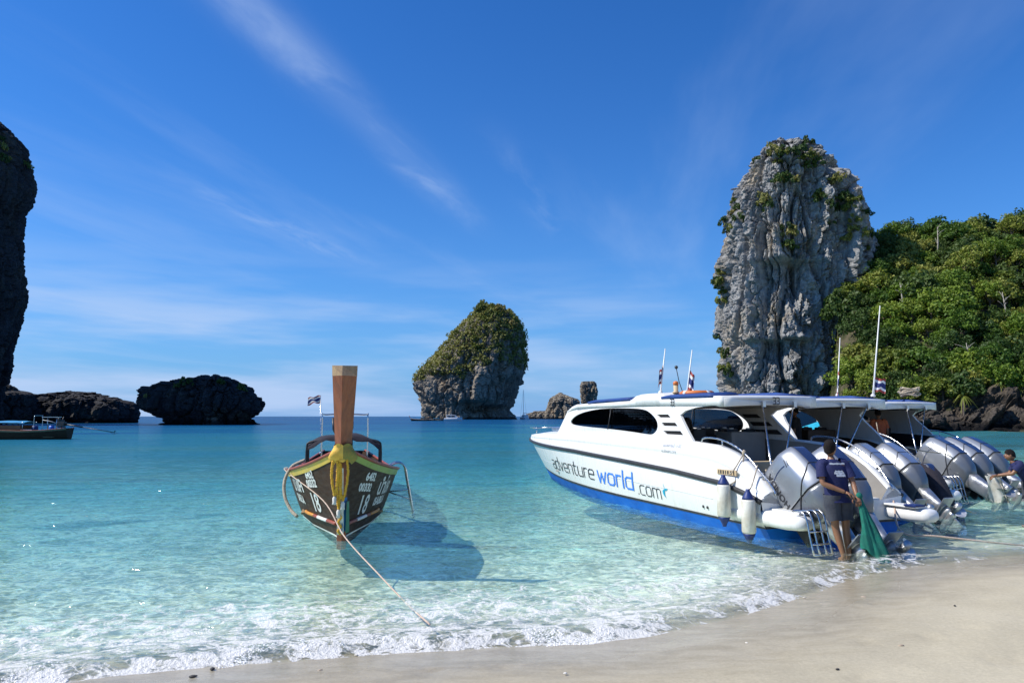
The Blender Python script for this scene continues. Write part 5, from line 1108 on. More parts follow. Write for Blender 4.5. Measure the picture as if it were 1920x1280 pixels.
def longtail(label, loc, yaw, fancy, hullm='hull_brown', railm='yellow_paint', group='wooden longtail boats'):
    root = thing('longtail_boat', label, 'boat', loc, PI / 2 - yaw, group); lv = [0, .12, .24, .35, .45, .55, .65, .75, .85, .93, 1.]
    mb = MB(); both(mb, [[lt_pt(t, l) for l in lv] for t in TS]); e = [lt_pt(9.6, l) for l in lv]; mb.add(e + [(p.x, -p.y, p.z) for p in e[::-1]], [tuple(range(2 * len(e)))], False)
    both(mb, [[lt_pt(t, 1.) + Vector((0, -.05, -.01)), Vector((lt_pt(t, .5).x, max(.02, lt_pt(t, .45).y - .06), .12))] for t in TS[1:]], False)
    mb.build('hull', M[hullm], root)
    for sg in (1, -1):      # painted strake under the rail, then the wooden rail
        mb = MB(); mb.loft([[tuple(Vector((1, sg, 1)) * p if 0 else (p.x, sg * p.y, p.z)) for p in (lt_side(t, lt_pt(t, 1).z - .105, .012), lt_side(t, lt_pt(t, 1).z - .01, .014))] for t in TS], closed=False, cap=False); mb.build('painted_strake', M[railm if sg < 0 or not fancy else 'green_paint'], root)
        mb = MB(); mb.tube([(p.x, sg * (p.y + .01), p.z + .012) for p in (lt_pt(t, 1.) for t in TS)], .035, 8, flat=.7); mb.build('rail', M['red_paint'], root)
        mb = MB()   # banded strake low on the bow
        segs = [(0.12, .5, 'red_paint'), (.5, .95, 'white_paint'), (.95, 1.15, 'red_paint'), (1.15, 1.75, 'orange_paint')]
        for a, b, m_ in segs:
            mb = MB(); mb.tube([(p.x, sg * p.y, p.z) for p in (lt_side(t, .24, .015) for t in np.linspace(a, b, 8))], .028, 8); mb.build('rubbing_band', M[m_], root)
        mb = MB(); mb.loft([[(p.x, sg * p.y, p.z) for p in (lt_side(t, z, .006) for z in (.0 + .02, .05))] for t in np.linspace(.05, 3, 24)], closed=False, cap=False); mb.build('waterline_stripe', M['white_paint'], root)
        for q in range(4):  # planks of the inside show as ribs
            pass
    for t in np.linspace(1.0, 8.6, 9):
        mb = MB(); w = lt_pt(t, .9).y - .06; z = lt_pt(t, 1).z - .16; mb.box((-t, 0, z), (.16, 2 * w, .04), bev=.008); mb.build('thwart', M['wood_tan'], root)
    for y in np.arange(-.6, .61, .2):
        mb = MB(); mb.box((-5.2, y, .2), (7., .18, .03), bev=.006); mb.build('floor_board', M['wood_tan'], root)
    # stem and the tall upswept prow
    mb = MB(); rings = []
    for z in np.linspace(-.13, 1.42, 12):
        x = .5 * max(0, z / 1.36) ** 1.1 - .12 * max(0, -z); rings.append([(x - .12, -.07, z), (x - .12, .07, z), (x + .03, .065, z), (x + .075, .0, z), (x + .03, -.065, z)])
    mb.loft(rings, smooth=False); mb.build('stem', M['wood_red'], root)
    mb = MB(); rings = []
    for k in range(9):
        u = k / 8; z = 1.18 + 1.235 * u; x = .44 + .50 * u ** 1.15; w = .105 + .065 * u; d = .08
        rings.append([(x - d, -w, z), (x - d, w, z), (x - .02, w, z), (x + .13, -.035, z), (x - .02, -w, z)])
    mb.loft(rings, smooth=False); pr = mb.build('prow_post', M['wood_red'], root)
    x, z, w, d = .94, 2.415, .172, .08
    mb = MB(); mb.loft([[(x - d, -w, z), (x - d, w, z), (x - .02, w, z), (x + .13, -.035, z), (x - .02, -w, z)], [(x - d + .01, -w * 1.03, z + .15), (x - d + .01, w * 1.03, z + .15), (x - d + .03, w * 1.03, z + .15), (x - d + .04, -.035, z + .15), (x - d + .03, -w * 1.03, z + .15)]], smooth=False); mb.build('prow_cap', M['wood_tan'], pr)
    mb = MB(); mb.add([(.52 + .5 * u, .172 * (.125 + .05 * u) / .125 * .73, 1.25 + 1.2 * u) for u in (0, 1)] * 1 + [(.62 + .43 * u, .05, 1.25 + 1.2 * u) for u in (1, 0)], [(0, 1, 2, 3)], False)
    # low canopy frame with folded canvas, tall hoop, engine
    for t in (4.0, 4.45, 4.9):
        mb = MB(); w = .74; mb.tube(smooth_path([(-t, -w, .7), (-t, -w, 1.22), (-t, -w + .1, 1.33), (-t, 0, 1.42), (-t, w - .1, 1.33), (-t, w, 1.22), (-t, w, .7)], 4), .02, 7); mb.build('canopy_hoop', M['black'], root)
    mb = MB()
    for k in range(7):
        z = .012 * math.sin(k * 2.1)
    rows = []
    for j in range(13):
        y = -.72 + 1.44 * j / 12; zz = 1.44 - .20 * abs(y / .72) ** 2.6; rows.append([(-3.95, y, zz - .07 - .03 * math.sin(j * 1.7)), (-3.98, y, zz + .01), (-4.45, y, zz + .05 + .02 * math.sin(j)), (-4.92, y, zz + .01), (-4.96, y, zz - .06)])
    mb.loft(rows, closed=False, cap=False); mb.build('folded_canvas', M['cloth_black'], root)
    mb = MB(); mb.tube(smooth_path([(-7.0, -.54, .6), (-7.0, -.54, 1.80), (-7.0, -.46, 1.89), (-7.0, .46, 1.89), (-7.0, .54, 1.80), (-7.0, .54, .6)], 4), .018, 7); mb.build('tall_hoop', M['chrome'], root)
    eng = thing('engine', None, None); del_keys(eng); eng.parent = root; eng.location = (-8.9, 0, 1.0)
    mb = MB(); mb.box((0, 0, .22), (.6, .42, .34), bev=.05); mb.box((.05, 0, .45), (.42, .3, .16), bev=.05); mb.build('engine_block', M['engine_dark'], eng)
    mb = MB(); mb.lathe([(.09, 0), (.1, .05), (.1, .2), (.06, .24)], 12, Matrix.Translation((.15, .12, .5))); mb.build('air_filter', M['engine_dark'], eng)
    mb = MB(); mb.tube([(.1, -.2, .3), (.15, -.3, .5), (.05, -.32, .8)], .035, 8); mb.build('exhaust', M['engine_dark'], eng)
    mb = MB(); mb.box((.0, 0, -.02), (.5, .3, .1), bev=.02); mb.tube([(0, 0, -.35), (0, 0, .1)], .05, 8); mb.build('engine_mount', M['engine_dark'], eng)
    mb = MB(); mb.tube([(.3, 0, .25), (.9, .05, .45), (1.5, .08, .55)], .022, 7); mb.build('tiller', M['white_paint'], eng)
    mb = MB(); a, b = Vector((-.3, 0, .2)), Vector((-4.3, 0, -.45 if not fancy else -.75)); mb.tube([a, a.lerp(b, .35)], .06, 8); mb.tube([a.lerp(b, .33), b], .03, 8); mb.tube([b.lerp(a, .1), b + Vector((.1, 0, -.16)), b + Vector((-.25, 0, -.02))], .012, 6)
    for k in range(3):
        c, s_ = math.cos(k * 2.094), math.sin(k * 2.094); mb.add([(b.x, 0, b.z), (b.x - .06, .13 * c - .04 * s_, b.z + .13 * s_ + .04 * c), (b.x + .02, .16 * c, b.z + .16 * s_), (b.x + .06, .13 * c + .04 * s_, b.z + .13 * s_ - .04 * c)], [(0, 1, 2, 3)], False)
    mb.build('tail_shaft', M['engine_dark'], eng)
    return root

LT0 = Vector((-2.565, 11.36, 0)); LTY = math.radians(167.5)
def lpt(x, y, z): return LT0 + Vector((math.sin(LTY) * x - math.cos(LTY) * y, math.cos(LTY) * x + math.sin(LTY) * y, z))
def make_longtails():
    b = longtail('dark brown longtail boat numbered 18 with tall red brown prow facing the beach', LT0, LTY, True)
    # writing on both bows
    for sg in (1, -1):
        def on(t0, z0, tilt):
            def fn(x, y, k):
                d = x * (-1 if sg > 0 else 1); t = t0 - d if sg < 0 else t0 - d; zz = z0 + y + tilt * (t - t0); t += .10 * y; p = lt_side(max(.06, t), zz, .008); return (p.x, sg * p.y, p.z)
            return fn
        jobs = [('18', .42, 1.08 if sg < 0 else .44, .33, 'white_paint', -.06), ('6452', .17, 1.02 if sg < 0 else .52, .86, 'white_paint', -.12), ('00332', .17, 1.06 if sg < 0 else .36, .71, 'white_paint', -.12), ('ISABELLA', .18, 2.2 if sg < 0 else 1.15, .38, 'white_paint', -.03), ('นำโชค', .36, 2.2 if sg < 0 else 1.15, .56, 'white_paint', -.06)]
        for txt, sz, t0, z0, m_, tl in jobs:
            mb = MB(); g = on(t0, z0, tl); put_text(mb, txt, sz, lambda x, y, k: g(x, y, k) if sg > 0 else g(x, y, k), weight=.008); mb.build('lettering', M[m_], b)
    # boarding ladder over the port side
    mb = MB(); q0 = lt_pt(3.2, 1.); x0 = -3.15
    for dx in (0, .30):
        mb.tube(smooth_path([(x0 - dx, q0.y - .22, q0.z + .02), (x0 - dx, q0.y - .02, q0.z + .12), (x0 - dx, q0.y + .14, q0.z + .06), (x0 - dx, q0.y + .20, q0.z - .2), (x0 - dx, q0.y + .32, .0), (x0 - dx, q0.y + .34, -.12)], 4), .017, 7)
    for k in range(4):
        u = k / 3; mb.tube([(x0, q0.y + .21 + .12 * u, q0.z - .2 - .62 * u), (x0 - .30, q0.y + .21 + .12 * u, q0.z - .2 - .62 * u)], .014, 6)
    for z in (.42, .22): mb.tube([(x0 - .1, lt_side(3.2, .3).y, .38), (x0 - .1, q0.y + .28, z)], .012, 6)
    mb.build('boarding_ladder', M['chrome'], b)
    flag_pole(lpt(-7.0, -.56, .95), lpt(-7.05, -.60, 2.36), 'thin pole with small striped flag streaming left behind the brown prow', r=.012, flag=(.99, .34, .17, -.95, .1), drop=False, mat='chrome')
    # cloth sash, garlands and ribbons tied to the stem
    s = thing('prow_sash', 'yellow and green cloth sash wrapped round the longtail prow', 'sash', lpt(.46, 0, 1.24), PI / 2 - LTY); s.scale = (.78, .54, .50)
    for sg, m_ in ((-1, 'sash'), (1, 'sash_green')):
        mb = MB(); rows = []
        for k in range(9):
            u = k / 8; z = -.12 + .50 * u; rr = .155 + .10 * math.sin(PI * min(1, u * 1.15)) + (.02 if u > .8 else 0); row = []
            for j in range(11):
                a = sg * (j / 10) * PI * .92; rr2 = rr * (1 + .06 * math.sin(j * 2.3 + k)) * (1 + .35 * math.sin(PI * j / 10) * (1 - u * .3)); row.append((.02 + .12 * u + rr2 * .62 * math.cos(a), rr2 * 1.12 * math.sin(a), z + .05 * math.sin(j * .9) + .10 * (j / 10) * (u - .2)))
            rows.append(row)
        mb.loft(rows, closed=False, cap=False); mb.build('cloth', M[m_], s)
    mb = MB(); mb.ball((.14, -.02, -.03), (.06, .09, .07), 8); mb.build('knot', M['sash'], s)
    def stemx(z): return .5 * max(0, z / 1.36) ** 1.1 + .085
    for i, (y0, z0, z1, sw) in enumerate(((-.11, 1.20, .70, .05), (.01, 1.24, .62, .07), (-.05, 1.16, .50, .03))):
        g = thing('garland', ('left marigold garland hanging on the longtail prow', 'right marigold garland hanging on the longtail prow', 'longest marigold garland hanging between two others on the longtail prow')[i], 'garland', lpt(0, 0, 0), PI / 2 - LTY, 'marigold garlands on the longtail prow')
        for e in (-1, 1):
            mb = MB(); n = 26
            for k in range(n):
                u = k / (n - 1); z = z0 + (z1 - z0) * u; y = y0 + e * sw * math.sin(PI * (.12 + .88 * u)) ** .6 * (1 - .6 * u * u); jx, jy = rnd.uniform(-.004, .004), rnd.uniform(-.004, .004)
                mb.ball((stemx(z) + .035 + jx, y + jy, z), (.019, .022, .015), 5)
            mb.build('flower_string', M['marigold'], g)
        mb = MB(); mb.lathe([(.006, 0), (.03, -.04), (.026, -.10), (.034, -.13), (.01, -.135)], 8, Matrix.Translation((stemx(z1) + .035, y0, z1))); mb.build('tassel', M['ribbon_white'], g)
    for i, (y0, w, z0, z1, m_, lb) in enumerate(((-.02, .05, 1.1, .10, 'ribbon_white', 'long white cloth ribbon hanging down the longtail stem'), (.045, .045, .66, .14, 'ribbon_blue', 'blue cloth ribbon hanging low on the longtail stem'), (.085, .03, .60, .12, 'ribbon_green', 'narrow green ribbon at the right of the longtail stem'))):
        mb = MB(); rows = []
        for k in range(16):
            u = k / 15; z = z0 + (z1 - z0) * u; rows.append([(stemx(z) + .02 + .012 * math.sin(u * 9 + j * 1.4) - (.045 if i else 0) * abs(j), y0 + (j - 1) * w * (.6 + .4 * u), z) for j in (0, 1, 2)])
        mb.loft(rows, closed=False, cap=False); o = mb.build('ribbon', M[m_]); o.location = LT0; o.rotation_euler.z = PI / 2 - LTY; tag(o, lb, 'ribbon')
    mb = MB()
    for k in range(14):
        z = .40 - .022 * k; mb.ball((stemx(z) + .05, -.03 + .02 * math.sin(k), z), (.017, .022, .014), 5)
    o = mb.build('flower_posy', M['marigold']); o.location = LT0; o.rotation_euler.z = PI / 2 - LTY; tag(o, 'small orange flower posy at the bottom of the prow ribbons', 'flowers')
    # ropes
    mb = MB(); mb.tube(smooth_path([lpt(lt_pt(2.3, 1.).x, -lt_pt(2.3, 1.).y - .03, lt_pt(2.3, 1.).z + .05), lpt(lt_pt(2.2, 1.).x, -lt_pt(2.2, 1.).y - .07, lt_pt(2.2, 1.).z - .02), at(606, 938, 11.3), at(645, 1004, 10.2), gz(712, 1078, .05), gz(765, 1133, .0), gz(806, 1170, .05)], 8), .009, 7); o = mb.build('mooring_rope', M['rope_pink']); tag(o, 'thin mooring rope running from the longtail bow down to the sand', 'rope')
    mb = MB(); mb.tube(smooth_path([at(572, 862, 13.0), at(548, 874, 13.0), at(534, 900, 12.9), at(534, 930, 12.8), at(545, 955, 12.7), at(557, 968, 12.6)], 8), .028, 8); o = mb.build('rope_loop', M['rope']); tag(o, 'thick pale rope hanging in a loop over the left side of the longtail', 'rope')
    mb = MB(); mb.tube(smooth_path([at(564, 862, 13.05), at(556, 885, 12.95), at(551, 893, 12.9), at(560, 878, 12.95), at(567, 862, 13.05)], 6), .012, 6); o = mb.build('rope_knot', M['rope']); tag(o, 'small rope bight tied at the left rail of the longtail', 'rope')
    # the longtail at the left edge
    l2 = longtail('dark longtail boat with blue awning and long tail shaft at the left edge', (-45.2, 60, 0), math.radians(-90), False, railm='wood_tan')
    mb = MB(); rows = [[(x, y, 1.50 - .16 * (y / .95) ** 2 - .05 * ((x + 5) / 1.5) ** 2 + .01 * math.sin(x * 5)) for y in np.linspace(-.95, .95, 9)] for x in np.linspace(-6.4, -2.6, 9)]; mb.loft(rows, closed=False, cap=False); mb.build('awning', M['blue_tarp'], l2)
    mb = MB()
    for x in (-6.3, -2.8):
        for y in (-.85, .85): mb.tube([(x, y, .7), (x, y, 1.4)], .025, 6)
    mb.build('awning_post', M['chrome'], l2)
    mb = MB(); mb.box((-4.3, .78, .95), (3.6, .05, .34), bev=.01); mb.box((-4.3, -.78, .95), (3.6, .05, .34), bev=.01); mb.build('side_board', M['brick_red'], l2)
    mb = MB(); mb.tube([(-7.6, -.3, .75), (-7.55, -.3, 1.75)], .03, 6); mb.tube([(-8.3, -.3, .75), (-8.3, -.3, 1.78)], .03, 6); mb.box((-7.9, -.3, 1.78), (1.3, .5, .04)); mb.build('stern_frame', M['chrome'], l2)
    mb = MB(); mb.lathe([(.2, 0), (.23, .1), (.23, .45), (.15, .5)], 12, Matrix.Translation((-6.9, .2, .6))); mb.build('drum', M['navy'], l2)
    mb = MB(); mb.lathe([(.16, 0), (.18, .1), (.18, .35)], 12, Matrix.Translation((-8.3, .3, .75))); mb.build('bucket', M['blue_float'], l2)
    # far craft
    for (px, py, Y, s, lb) in ((771, 789, 300, .82, 'far small longtail boat left of the cone shaped island'), (806, 788, 305, .60, 'tiny far longtail boat just beside the island foot')):
        r = far_longtail(); r.location = gz(px, py); r.location = at(px, 781, Y); r.location.z = 0; r.scale = (s,) * 3; r.rotation_euler.z = PI; tag(r, lb, 'boat', 'far boats by the island'); far_done.append(r)
    # white motor cruiser and sailing boat by the island
    p = at(850, 781, 285); c = thing('motor_cruiser', 'small white motor cruiser anchored in front of the cone shaped island', 'boat', (p.x, p.y, 0), 0)
    mb = MB(); mb.loft([[(x, -w, z0), (x, -w * .7, -.3), (x, w * .7, -.3), (x, w, z0), (x, w * .9, z0 + .35), (x, -w * .9, z0 + .35)] for x, w, z0 in ((-3.5, 1.2, .8), (-1, 1.3, .85), (1.5, 1.15, .95), (2.8, .6, 1.1), (3.5, .06, 1.2))], smooth=False); mb.build('hull', M['gel'], c)
    mb = MB(); mb.loft([[(x, -w, z0), (x, w, z0), (x, w * .85, z1), (x, -w * .85, z1)] for x, w, z0, z1 in ((-2.6, 1.0, 1.1, 2.35), (-1, 1.05, 1.1, 2.45), (.6, 1.0, 1.1, 2.35), (1.9, .8, 1.1, 1.4))], smooth=False); mb.build('cabin', M['gel'], c)
    for sg in (-1, 1):
        for x0, x1 in ((-2.3, -.9), (-.7, .6)):
            mb = MB(); mb.loft([[(x, sg * 1.06, 1.55), (x, sg * .985, 2.15), (x, sg * .96, 2.15), (x, sg * 1.03, 1.55)] for x in (x0, x1)], smooth=False); mb.build('window', M['seat'], c)
    mb = MB(); mb.tube([(2.4, .5, 1.4), (2.5, .5, 1.9), (3.4, 0, 1.95), (2.5, -.5, 1.9), (2.4, -.5, 1.4)], .04, 6); mb.tube([(-.8, 0, 2.4), (-.9, 0, 3.2)], .04, 6); mb.build('rail', M['chrome'], c)
    p = at(982, 781, 440); c = thing('sailing_boat', 'white sailing boat with bare mast anchored right of the cone shaped island', 'boat', (p.x, p.y, 0), 1.9)
    mb = MB(); mb.loft([[(x, -w, 1.0), (x, -w * .6, -.4), (x, w * .6, -.4), (x, w, 1.0), (x, w * .8, 1.25), (x, -w * .8, 1.25)] for x, w in ((-5.5, 1.5), (-2, 1.9), (2, 1.7), (4.5, .9), (6.2, .08))], smooth=False); mb.build('hull', M['gel'], c)
    mb = MB(); mb.loft([[(x, -w, 1.2), (x, w, 1.2), (x, w * .8, z), (x, -w * .8, z)] for x, w, z in ((-4.6, 1.3, 2.6), (-1.5, 1.4, 2.7), (1.0, 1.2, 2.3), (2.5, .8, 1.5))], smooth=False); mb.box((-3.2, 0, 3.6), (3., 2.6, .12)); mb.box((-4.4, 1.1, 3.1), (.1, .1, 1.)); mb.box((-4.4, -1.1, 3.1), (.1, .1, 1.)); mb.box((-2., 1.1, 3.1), (.1, .1, 1.)); mb.box((-2., -1.1, 3.1), (.1, .1, 1.)); mb.build('cabin', M['gel'], c)
    mb = MB(); mb.tube([(.6, 0, 1.5), (.5, 0, 17.5)], [.16, .09], 8); mb.tube([(.5, 0, 3.6), (-4.6, 0, 3.9)], .1, 7); mb.build('mast', M['white_paint'], c)
    mb = MB(); mb.tube([(.5, 0, 17.3), (6., 0, 1.3)], .05, 5); mb.tube([(.5, 0, 17.3), (-5.4, 0, 1.3)], .04, 5); mb.build('stay', M['white_paint'], c)
    return b
far_proto = []; far_done = []
def far_longtail():
    r = thing('far_longtail', '', 'boat'); mb = MB(); rows = [[lt_pt(t, l) for l in (0, .35, .7, 1.)] for t in TS[::2]]; both(mb, rows); mb.build('hull', M['hull_brown'], r)
    mb = MB(); mb.tube([(.4, 0, 1.2), (.7, 0, 1.9), (.95, 0, 2.5)], [.12, .14, .17], 6); mb.build('prow_post', M['wood_red'], r)
    mb = MB(); mb.loft([[(x, y, 1.75 - .15 * y * y) for y in (-.9, -.45, 0, .45, .9)] for x in (-6.5, -2.5)], closed=False, cap=False)
    for x in (-6.3, -2.7):
        for y in (-.8, .8): mb.tube([(x, y, .6), (x, y, 1.65)], .04, 5)
    mb.build('awning', M['blue_tarp'], r); mb = MB(); mb.box((-8.9, 0, 1.3), (.6, .45, .5), bev=.08); mb.tube([(-9.1, 0, 1.2), (-12.5, 0, .4)], .05, 5); mb.build('engine', M['engine_dark'], r)
    mb = MB()
    for sg in (1, -1): mb.tube([(p.x, sg * p.y, p.z) for p in (lt_pt(t, 1) for t in TS[::2])], .05, 5)
    mb.build('rail', M['white_paint'], r)
    return r
boat18 = make_longtails()

# ------------------------------------------------------------------ people
M['skin'] = pm('brown_skin', (.26, .125, .065), (.21, .10, .052), 5, .5, bump=.08); M['hair'] = pm('black_hair', (.010, .008, .008), (.018, .014, .012), 20, .85, bump=.5, bscale=80, spec=.15); M['shirt_navy'] = pm('navy_cotton', (.012, .018, .085), (.010, .014, .065), 5, .9, bump=.3); M['shorts_grey'] = pm('grey_swim_shorts', (.055, .06, .075), (.03, .034, .05), 4, .85, bump=.3); M['shirt_print'] = pm('white_print', (.7, .72, .75), None, 20, .9)
M['shirt_dark'] = pm('dark_cotton', (.03, .028, .03), None, 5, .9, bump=.3); M['shirt_orange'] = pm('orange_vest', (.55, .12, .03), (.45, .09, .03), 5, .8, bump=.3); M['denim'] = pm('faded_denim', (.10, .15, .24), (.07, .10, .17), 6, .9, bump=.3); M['net_green'] = pm('green_net', (.004, .16, .11), (.005, .11, .08), 9, .9, bump=.5, bscale=90)
M['eye'] = pm('eye_white', (.6, .58, .55), None, 5, .3)
POSE0 = dict(pelvis=(0, 0, .88), spine=(0, 0, 1.06), chest=(0, .0, 1.27), neck=(0, .01, 1.44), head=(0, .03, 1.52), shL=(-.175, 0, 1.385), elL=(-.22, -.02, 1.11), wrL=(-.22, .06, .87), shR=(.175, 0, 1.385), elR=(.22, -.02, 1.11), wrR=(.22, .06, .87),
             hipL=(-.09, 0, .86), knL=(-.10, .03, .47), anL=(-.10, 0, .08), hipR=(.09, 0, .86), knR=(.10, .03, .47), anR=(.10, 0, .08))
def skin_mesh(verts, edges, radii, root=0, sub=2):
    me = bpy.data.meshes.new('tmp'); me.from_pydata([tuple(v) for v in verts], edges, []); ob = bpy.data.objects.new('tmp', me); COL.objects.link(ob)
    m_ = ob.modifiers.new('s', 'SKIN'); m_.use_smooth_shade = True; m_.branch_smoothing = .4
    if not me.skin_vertices: me.skin_vertices  # layer is made with the modifier
    lay = me.skin_vertices[0].data if len(me.skin_vertices) else None
    if lay is None:
        bm = bmesh.new(); bm.from_mesh(me); bm.verts.layers.skin.verify(); bm.to_mesh(me); bm.free(); lay = me.skin_vertices[0].data
    for i, r in enumerate(radii): lay[i].radius = r if isinstance(r, tuple) else (r, r); lay[i].use_root = (i == root)
    sb = ob.modifiers.new('u', 'SUBSURF'); sb.levels = sub; sb.render_levels = sub
    dg = bpy.context.evaluated_depsgraph_get(); ev = ob.evaluated_get(dg).to_mesh(); vs = [v.co.copy() for v in ev.vertices]; fs = [tuple(p.vertices) for p in ev.polygons]
    ob.evaluated_get(dg).to_mesh_clear(); bpy.data.objects.remove(ob); bpy.data.meshes.remove(me); return vs, fs
def hand(mb, wrist, elbow, grip=.6, flip=1.):
    w, e = Vector(wrist), Vector(elbow); d = (w - e).normalized(); s = d.cross(Vector((0, 0, 1))); s = s.normalized() if s.length > .2 else Vector((1, 0, 0)); n = s.cross(d).normalized() * flip
    rings = []
    for t, hw, ht in ((0, .026, .02), (.03, .036, .018), (.07, .041, .015), (.092, .038, .012)):
        c = w + d * t; rings.append([c + s * hw * math.cos(a) + n * ht * math.sin(a) for a in np.linspace(0, 2 * PI, 10, endpoint=False)])
    mb.loft(rings)
    for k, (off, L) in enumerate(((-.029, .062), (-.01, .075), (.01, .08), (.029, .072))):
        p = w + d * .085 + s * off; pts = [p]; ang = .15
        for j in range(3): ang += grip * (.55 + .1 * j); pts.append(pts[-1] + (d * math.cos(ang) - n * math.sin(ang)) * L * (.42, .33, .25)[j])
        mb.tube(pts, [.0095, .009, .008, .006], 6)
    p = w + d * .025 + s * .032; mb.tube([p, p + (d * .5 + s * .8 - n * .2).normalized() * .035, p + (d * .75 + s * .7 - n * .5).normalized() * .06, p + (d * .95 + s * .4 - n * .7).normalized() * .08], [.012, .0105, .0095, .007], 6)
def head(mb, c, rot):
    """face looks along local +y"""
    MT = Matrix.Translation(c) @ rot; rings = []
    for k in range(17):
        v = k / 16; z = -.115 + .235 * v; q = math.sin(PI * min(1, .10 + .90 * v) ** .85) if v > 0 else .25
        wx = .076 * max(.12, q) * (1 if v > .4 else .82 + .45 * v); wy = .096 * max(.12, q) * (1 if v > .35 else .86 + .4 * v); row = []
        for j in range(20):
            a = 2 * PI * j / 20; x, y = wx * math.cos(a), wy * math.sin(a) + .012 * (v - .4)
            if math.sin(a) > .3: y -= .010 * math.exp(-((v - .52) / .06) ** 2) * (1 if abs(x) > .015 else 0)       # eye sockets
            row.append((x, y, z))
        rings.append(row)
    mb.loft(rings, M=MT)
    mb.loft([[(-.008, .088, .03), (.008, .088, .03), (.006, .094, .03), (-.006, .094, .03)], [(-.013, .088, -.005), (.013, .088, -.005), (.008, .110, -.004), (-.008, .110, -.004)], [(-.015, .085, -.018), (.015, .085, -.018), (.009, .105, -.016), (-.009, .105, -.016)]], M=MT)
    mb.tube([(-.024, .082, -.048), (0, .091, -.045), (.024, .082, -.048)], [.004, .008, .004], 6, M=MT)
    for sg in (-1, 1): mb.ball((sg * .078, -.004, .005), (.010, .020, .032), 7, M=MT)
    return MT
def person(label, loc, rz=0., pose={}, shirt='shirt_navy', shorts='shorts_grey', look=0., nod=0., hands=.6, sc=1., print_=False, vest=None, group=None, seated=False):
    P = {k: Vector(v) for k, v in POSE0.items()}; P.update({k: Vector(v) for k, v in pose.items()})
    root = thing('person', label, 'person', loc, rz, group); root.scale = (sc,) * 3
    names = ['pelvis', 'spine', 'chest', 'neck', 'head', 'shL', 'elL', 'wrL', 'shR', 'elR', 'wrR', 'hipL', 'knL', 'anL', 'hipR', 'knR', 'anR']; V = [P[n] for n in names]; I = {n: i for i, n in enumerate(names)}
    E_ = [('pelvis', 'spine'), ('spine', 'chest'), ('chest', 'neck'), ('neck', 'head'), ('chest', 'shL'), ('shL', 'elL'), ('elL', 'wrL'), ('chest', 'shR'), ('shR', 'elR'), ('elR', 'wrR'), ('pelvis', 'hipL'), ('hipL', 'knL'), ('knL', 'anL'), ('pelvis', 'hipR'), ('hipR', 'knR'), ('knR', 'anR')]
    R = dict(pelvis=(.135, .10), spine=(.125, .09), chest=(.15, .10), neck=.052, head=.05, shL=.058, elL=.040, wrL=.026, shR=.058, elR=.040, wrR=.026, hipL=.085, knL=.055, anL=.036, hipR=.085, knR=.055, anR=.036)
    edges = [(I[a], I[b]) for a, b in E_]
    for a, b, n, rr in (('knL', 'anL', 'cL', .056), ('knR', 'anR', 'cR', .056), ('elL', 'wrL', 'fL', .041), ('elR', 'wrR', 'fR', .041)):
        i = len(V); V.append(P[a].lerp(P[b], .32)); R[n] = rr; edges.remove((I[a], I[b])); edges += [(I[a], i), (i, I[b])]; names.append(n)
    for s_ in 'LR':
        i = len(V); V += [P['an' + s_] + Vector((0, .06, -.05)), P['an' + s_] + Vector((.0, .17, -.06))]; edges += [(I['an' + s_], i), (i, i + 1)]; names += ['h' + s_, 't' + s_]; R['h' + s_] = .034; R['t' + s_] = .026
    vs, fs = skin_mesh(V, edges, [R[n] for n in names]); mb = MB(); mb.add(vs, fs, True)
    hand(mb, P['wrL'], P['elL'], hands, 1); hand(mb, P['wrR'], P['elR'], hands, 1)
    hc = P['head'] + Vector((0, .0, .085)); rot = Matrix.Rotation(look, 4, 'Z') @ Matrix.Rotation(-nod, 4, 'X'); MT = head(mb, hc, rot); mb.build('body', M['skin'], root)
    mb = MB(); rings = []
    for k in range(11):      # hair cap: low at the nape, high over the brow
        v = k / 10; row = []
        for j in range(20):
            a = 2 * PI * j / 20; back = .5 - .5 * math.sin(a); lo = -.055 * back ** .7 + .070 * (1 - back); z = lo + (.130 - lo) * v; q = math.sqrt(max(0.0, 1 - (max(0, z + .0) / .134) ** 2.4)); row.append(((.084 + .003 * math.sin(j * 5 + k)) * q * math.cos(a), (.103 + .003 * math.cos(j * 7)) * q * math.sin(a) - .006, z))
        rings.append(row)
    mb.loft(rings, cap=True, M=MT); mb.build('hair', M['hair'], root)
    mb = MB()
    for sg in (-1, 1): mb.ball((sg * .031, .078, .012), (.013, .009, .007), 6, M=MT)
    mb.build('eyes', M['eye'], root)
    # T-shirt: body and sleeves as one garment
    up = (P['neck'] - P['pelvis']).normalized(); sd = (P['shR'] - P['shL']).normalized(); fw = up.cross(sd).normalized(); mb = MB(); rings = []; n = 24
    for t, hw, hd, dr in ((-.10, .185, .135, 0), (-.02, .180, .128, 0), (.25, .172, .122, 0), (.5, .186, .126, 0), (.70, .200, .126, 0), (.82, .178, .112, 0), (.91, .130, .098, 0), (.965, .092, .085, 0), (1.0, .075, .075, 0)):
        c = P['pelvis'].lerp(P['spine'], min(1, max(0, t / .32))) if t < .32 else P['spine'].lerp(P['chest'], (t - .32) / .37) if t < .69 else P['chest'].lerp(P['neck'], (t - .69) / .31)
        if t < 0: c = P['pelvis'] + up * (t * .55)
        rings.append([c + sd * hw * math.copysign(abs(math.cos(a)) ** .8, math.cos(a)) * (1 + .025 * math.sin(3 * a + t * 9)) + fw * hd * math.sin(a) * (1 + .04 * math.sin(5 * a + t * 7)) for a in np.linspace(0, 2 * PI, n, endpoint=False)])
    mb.loft(rings, cap=False)
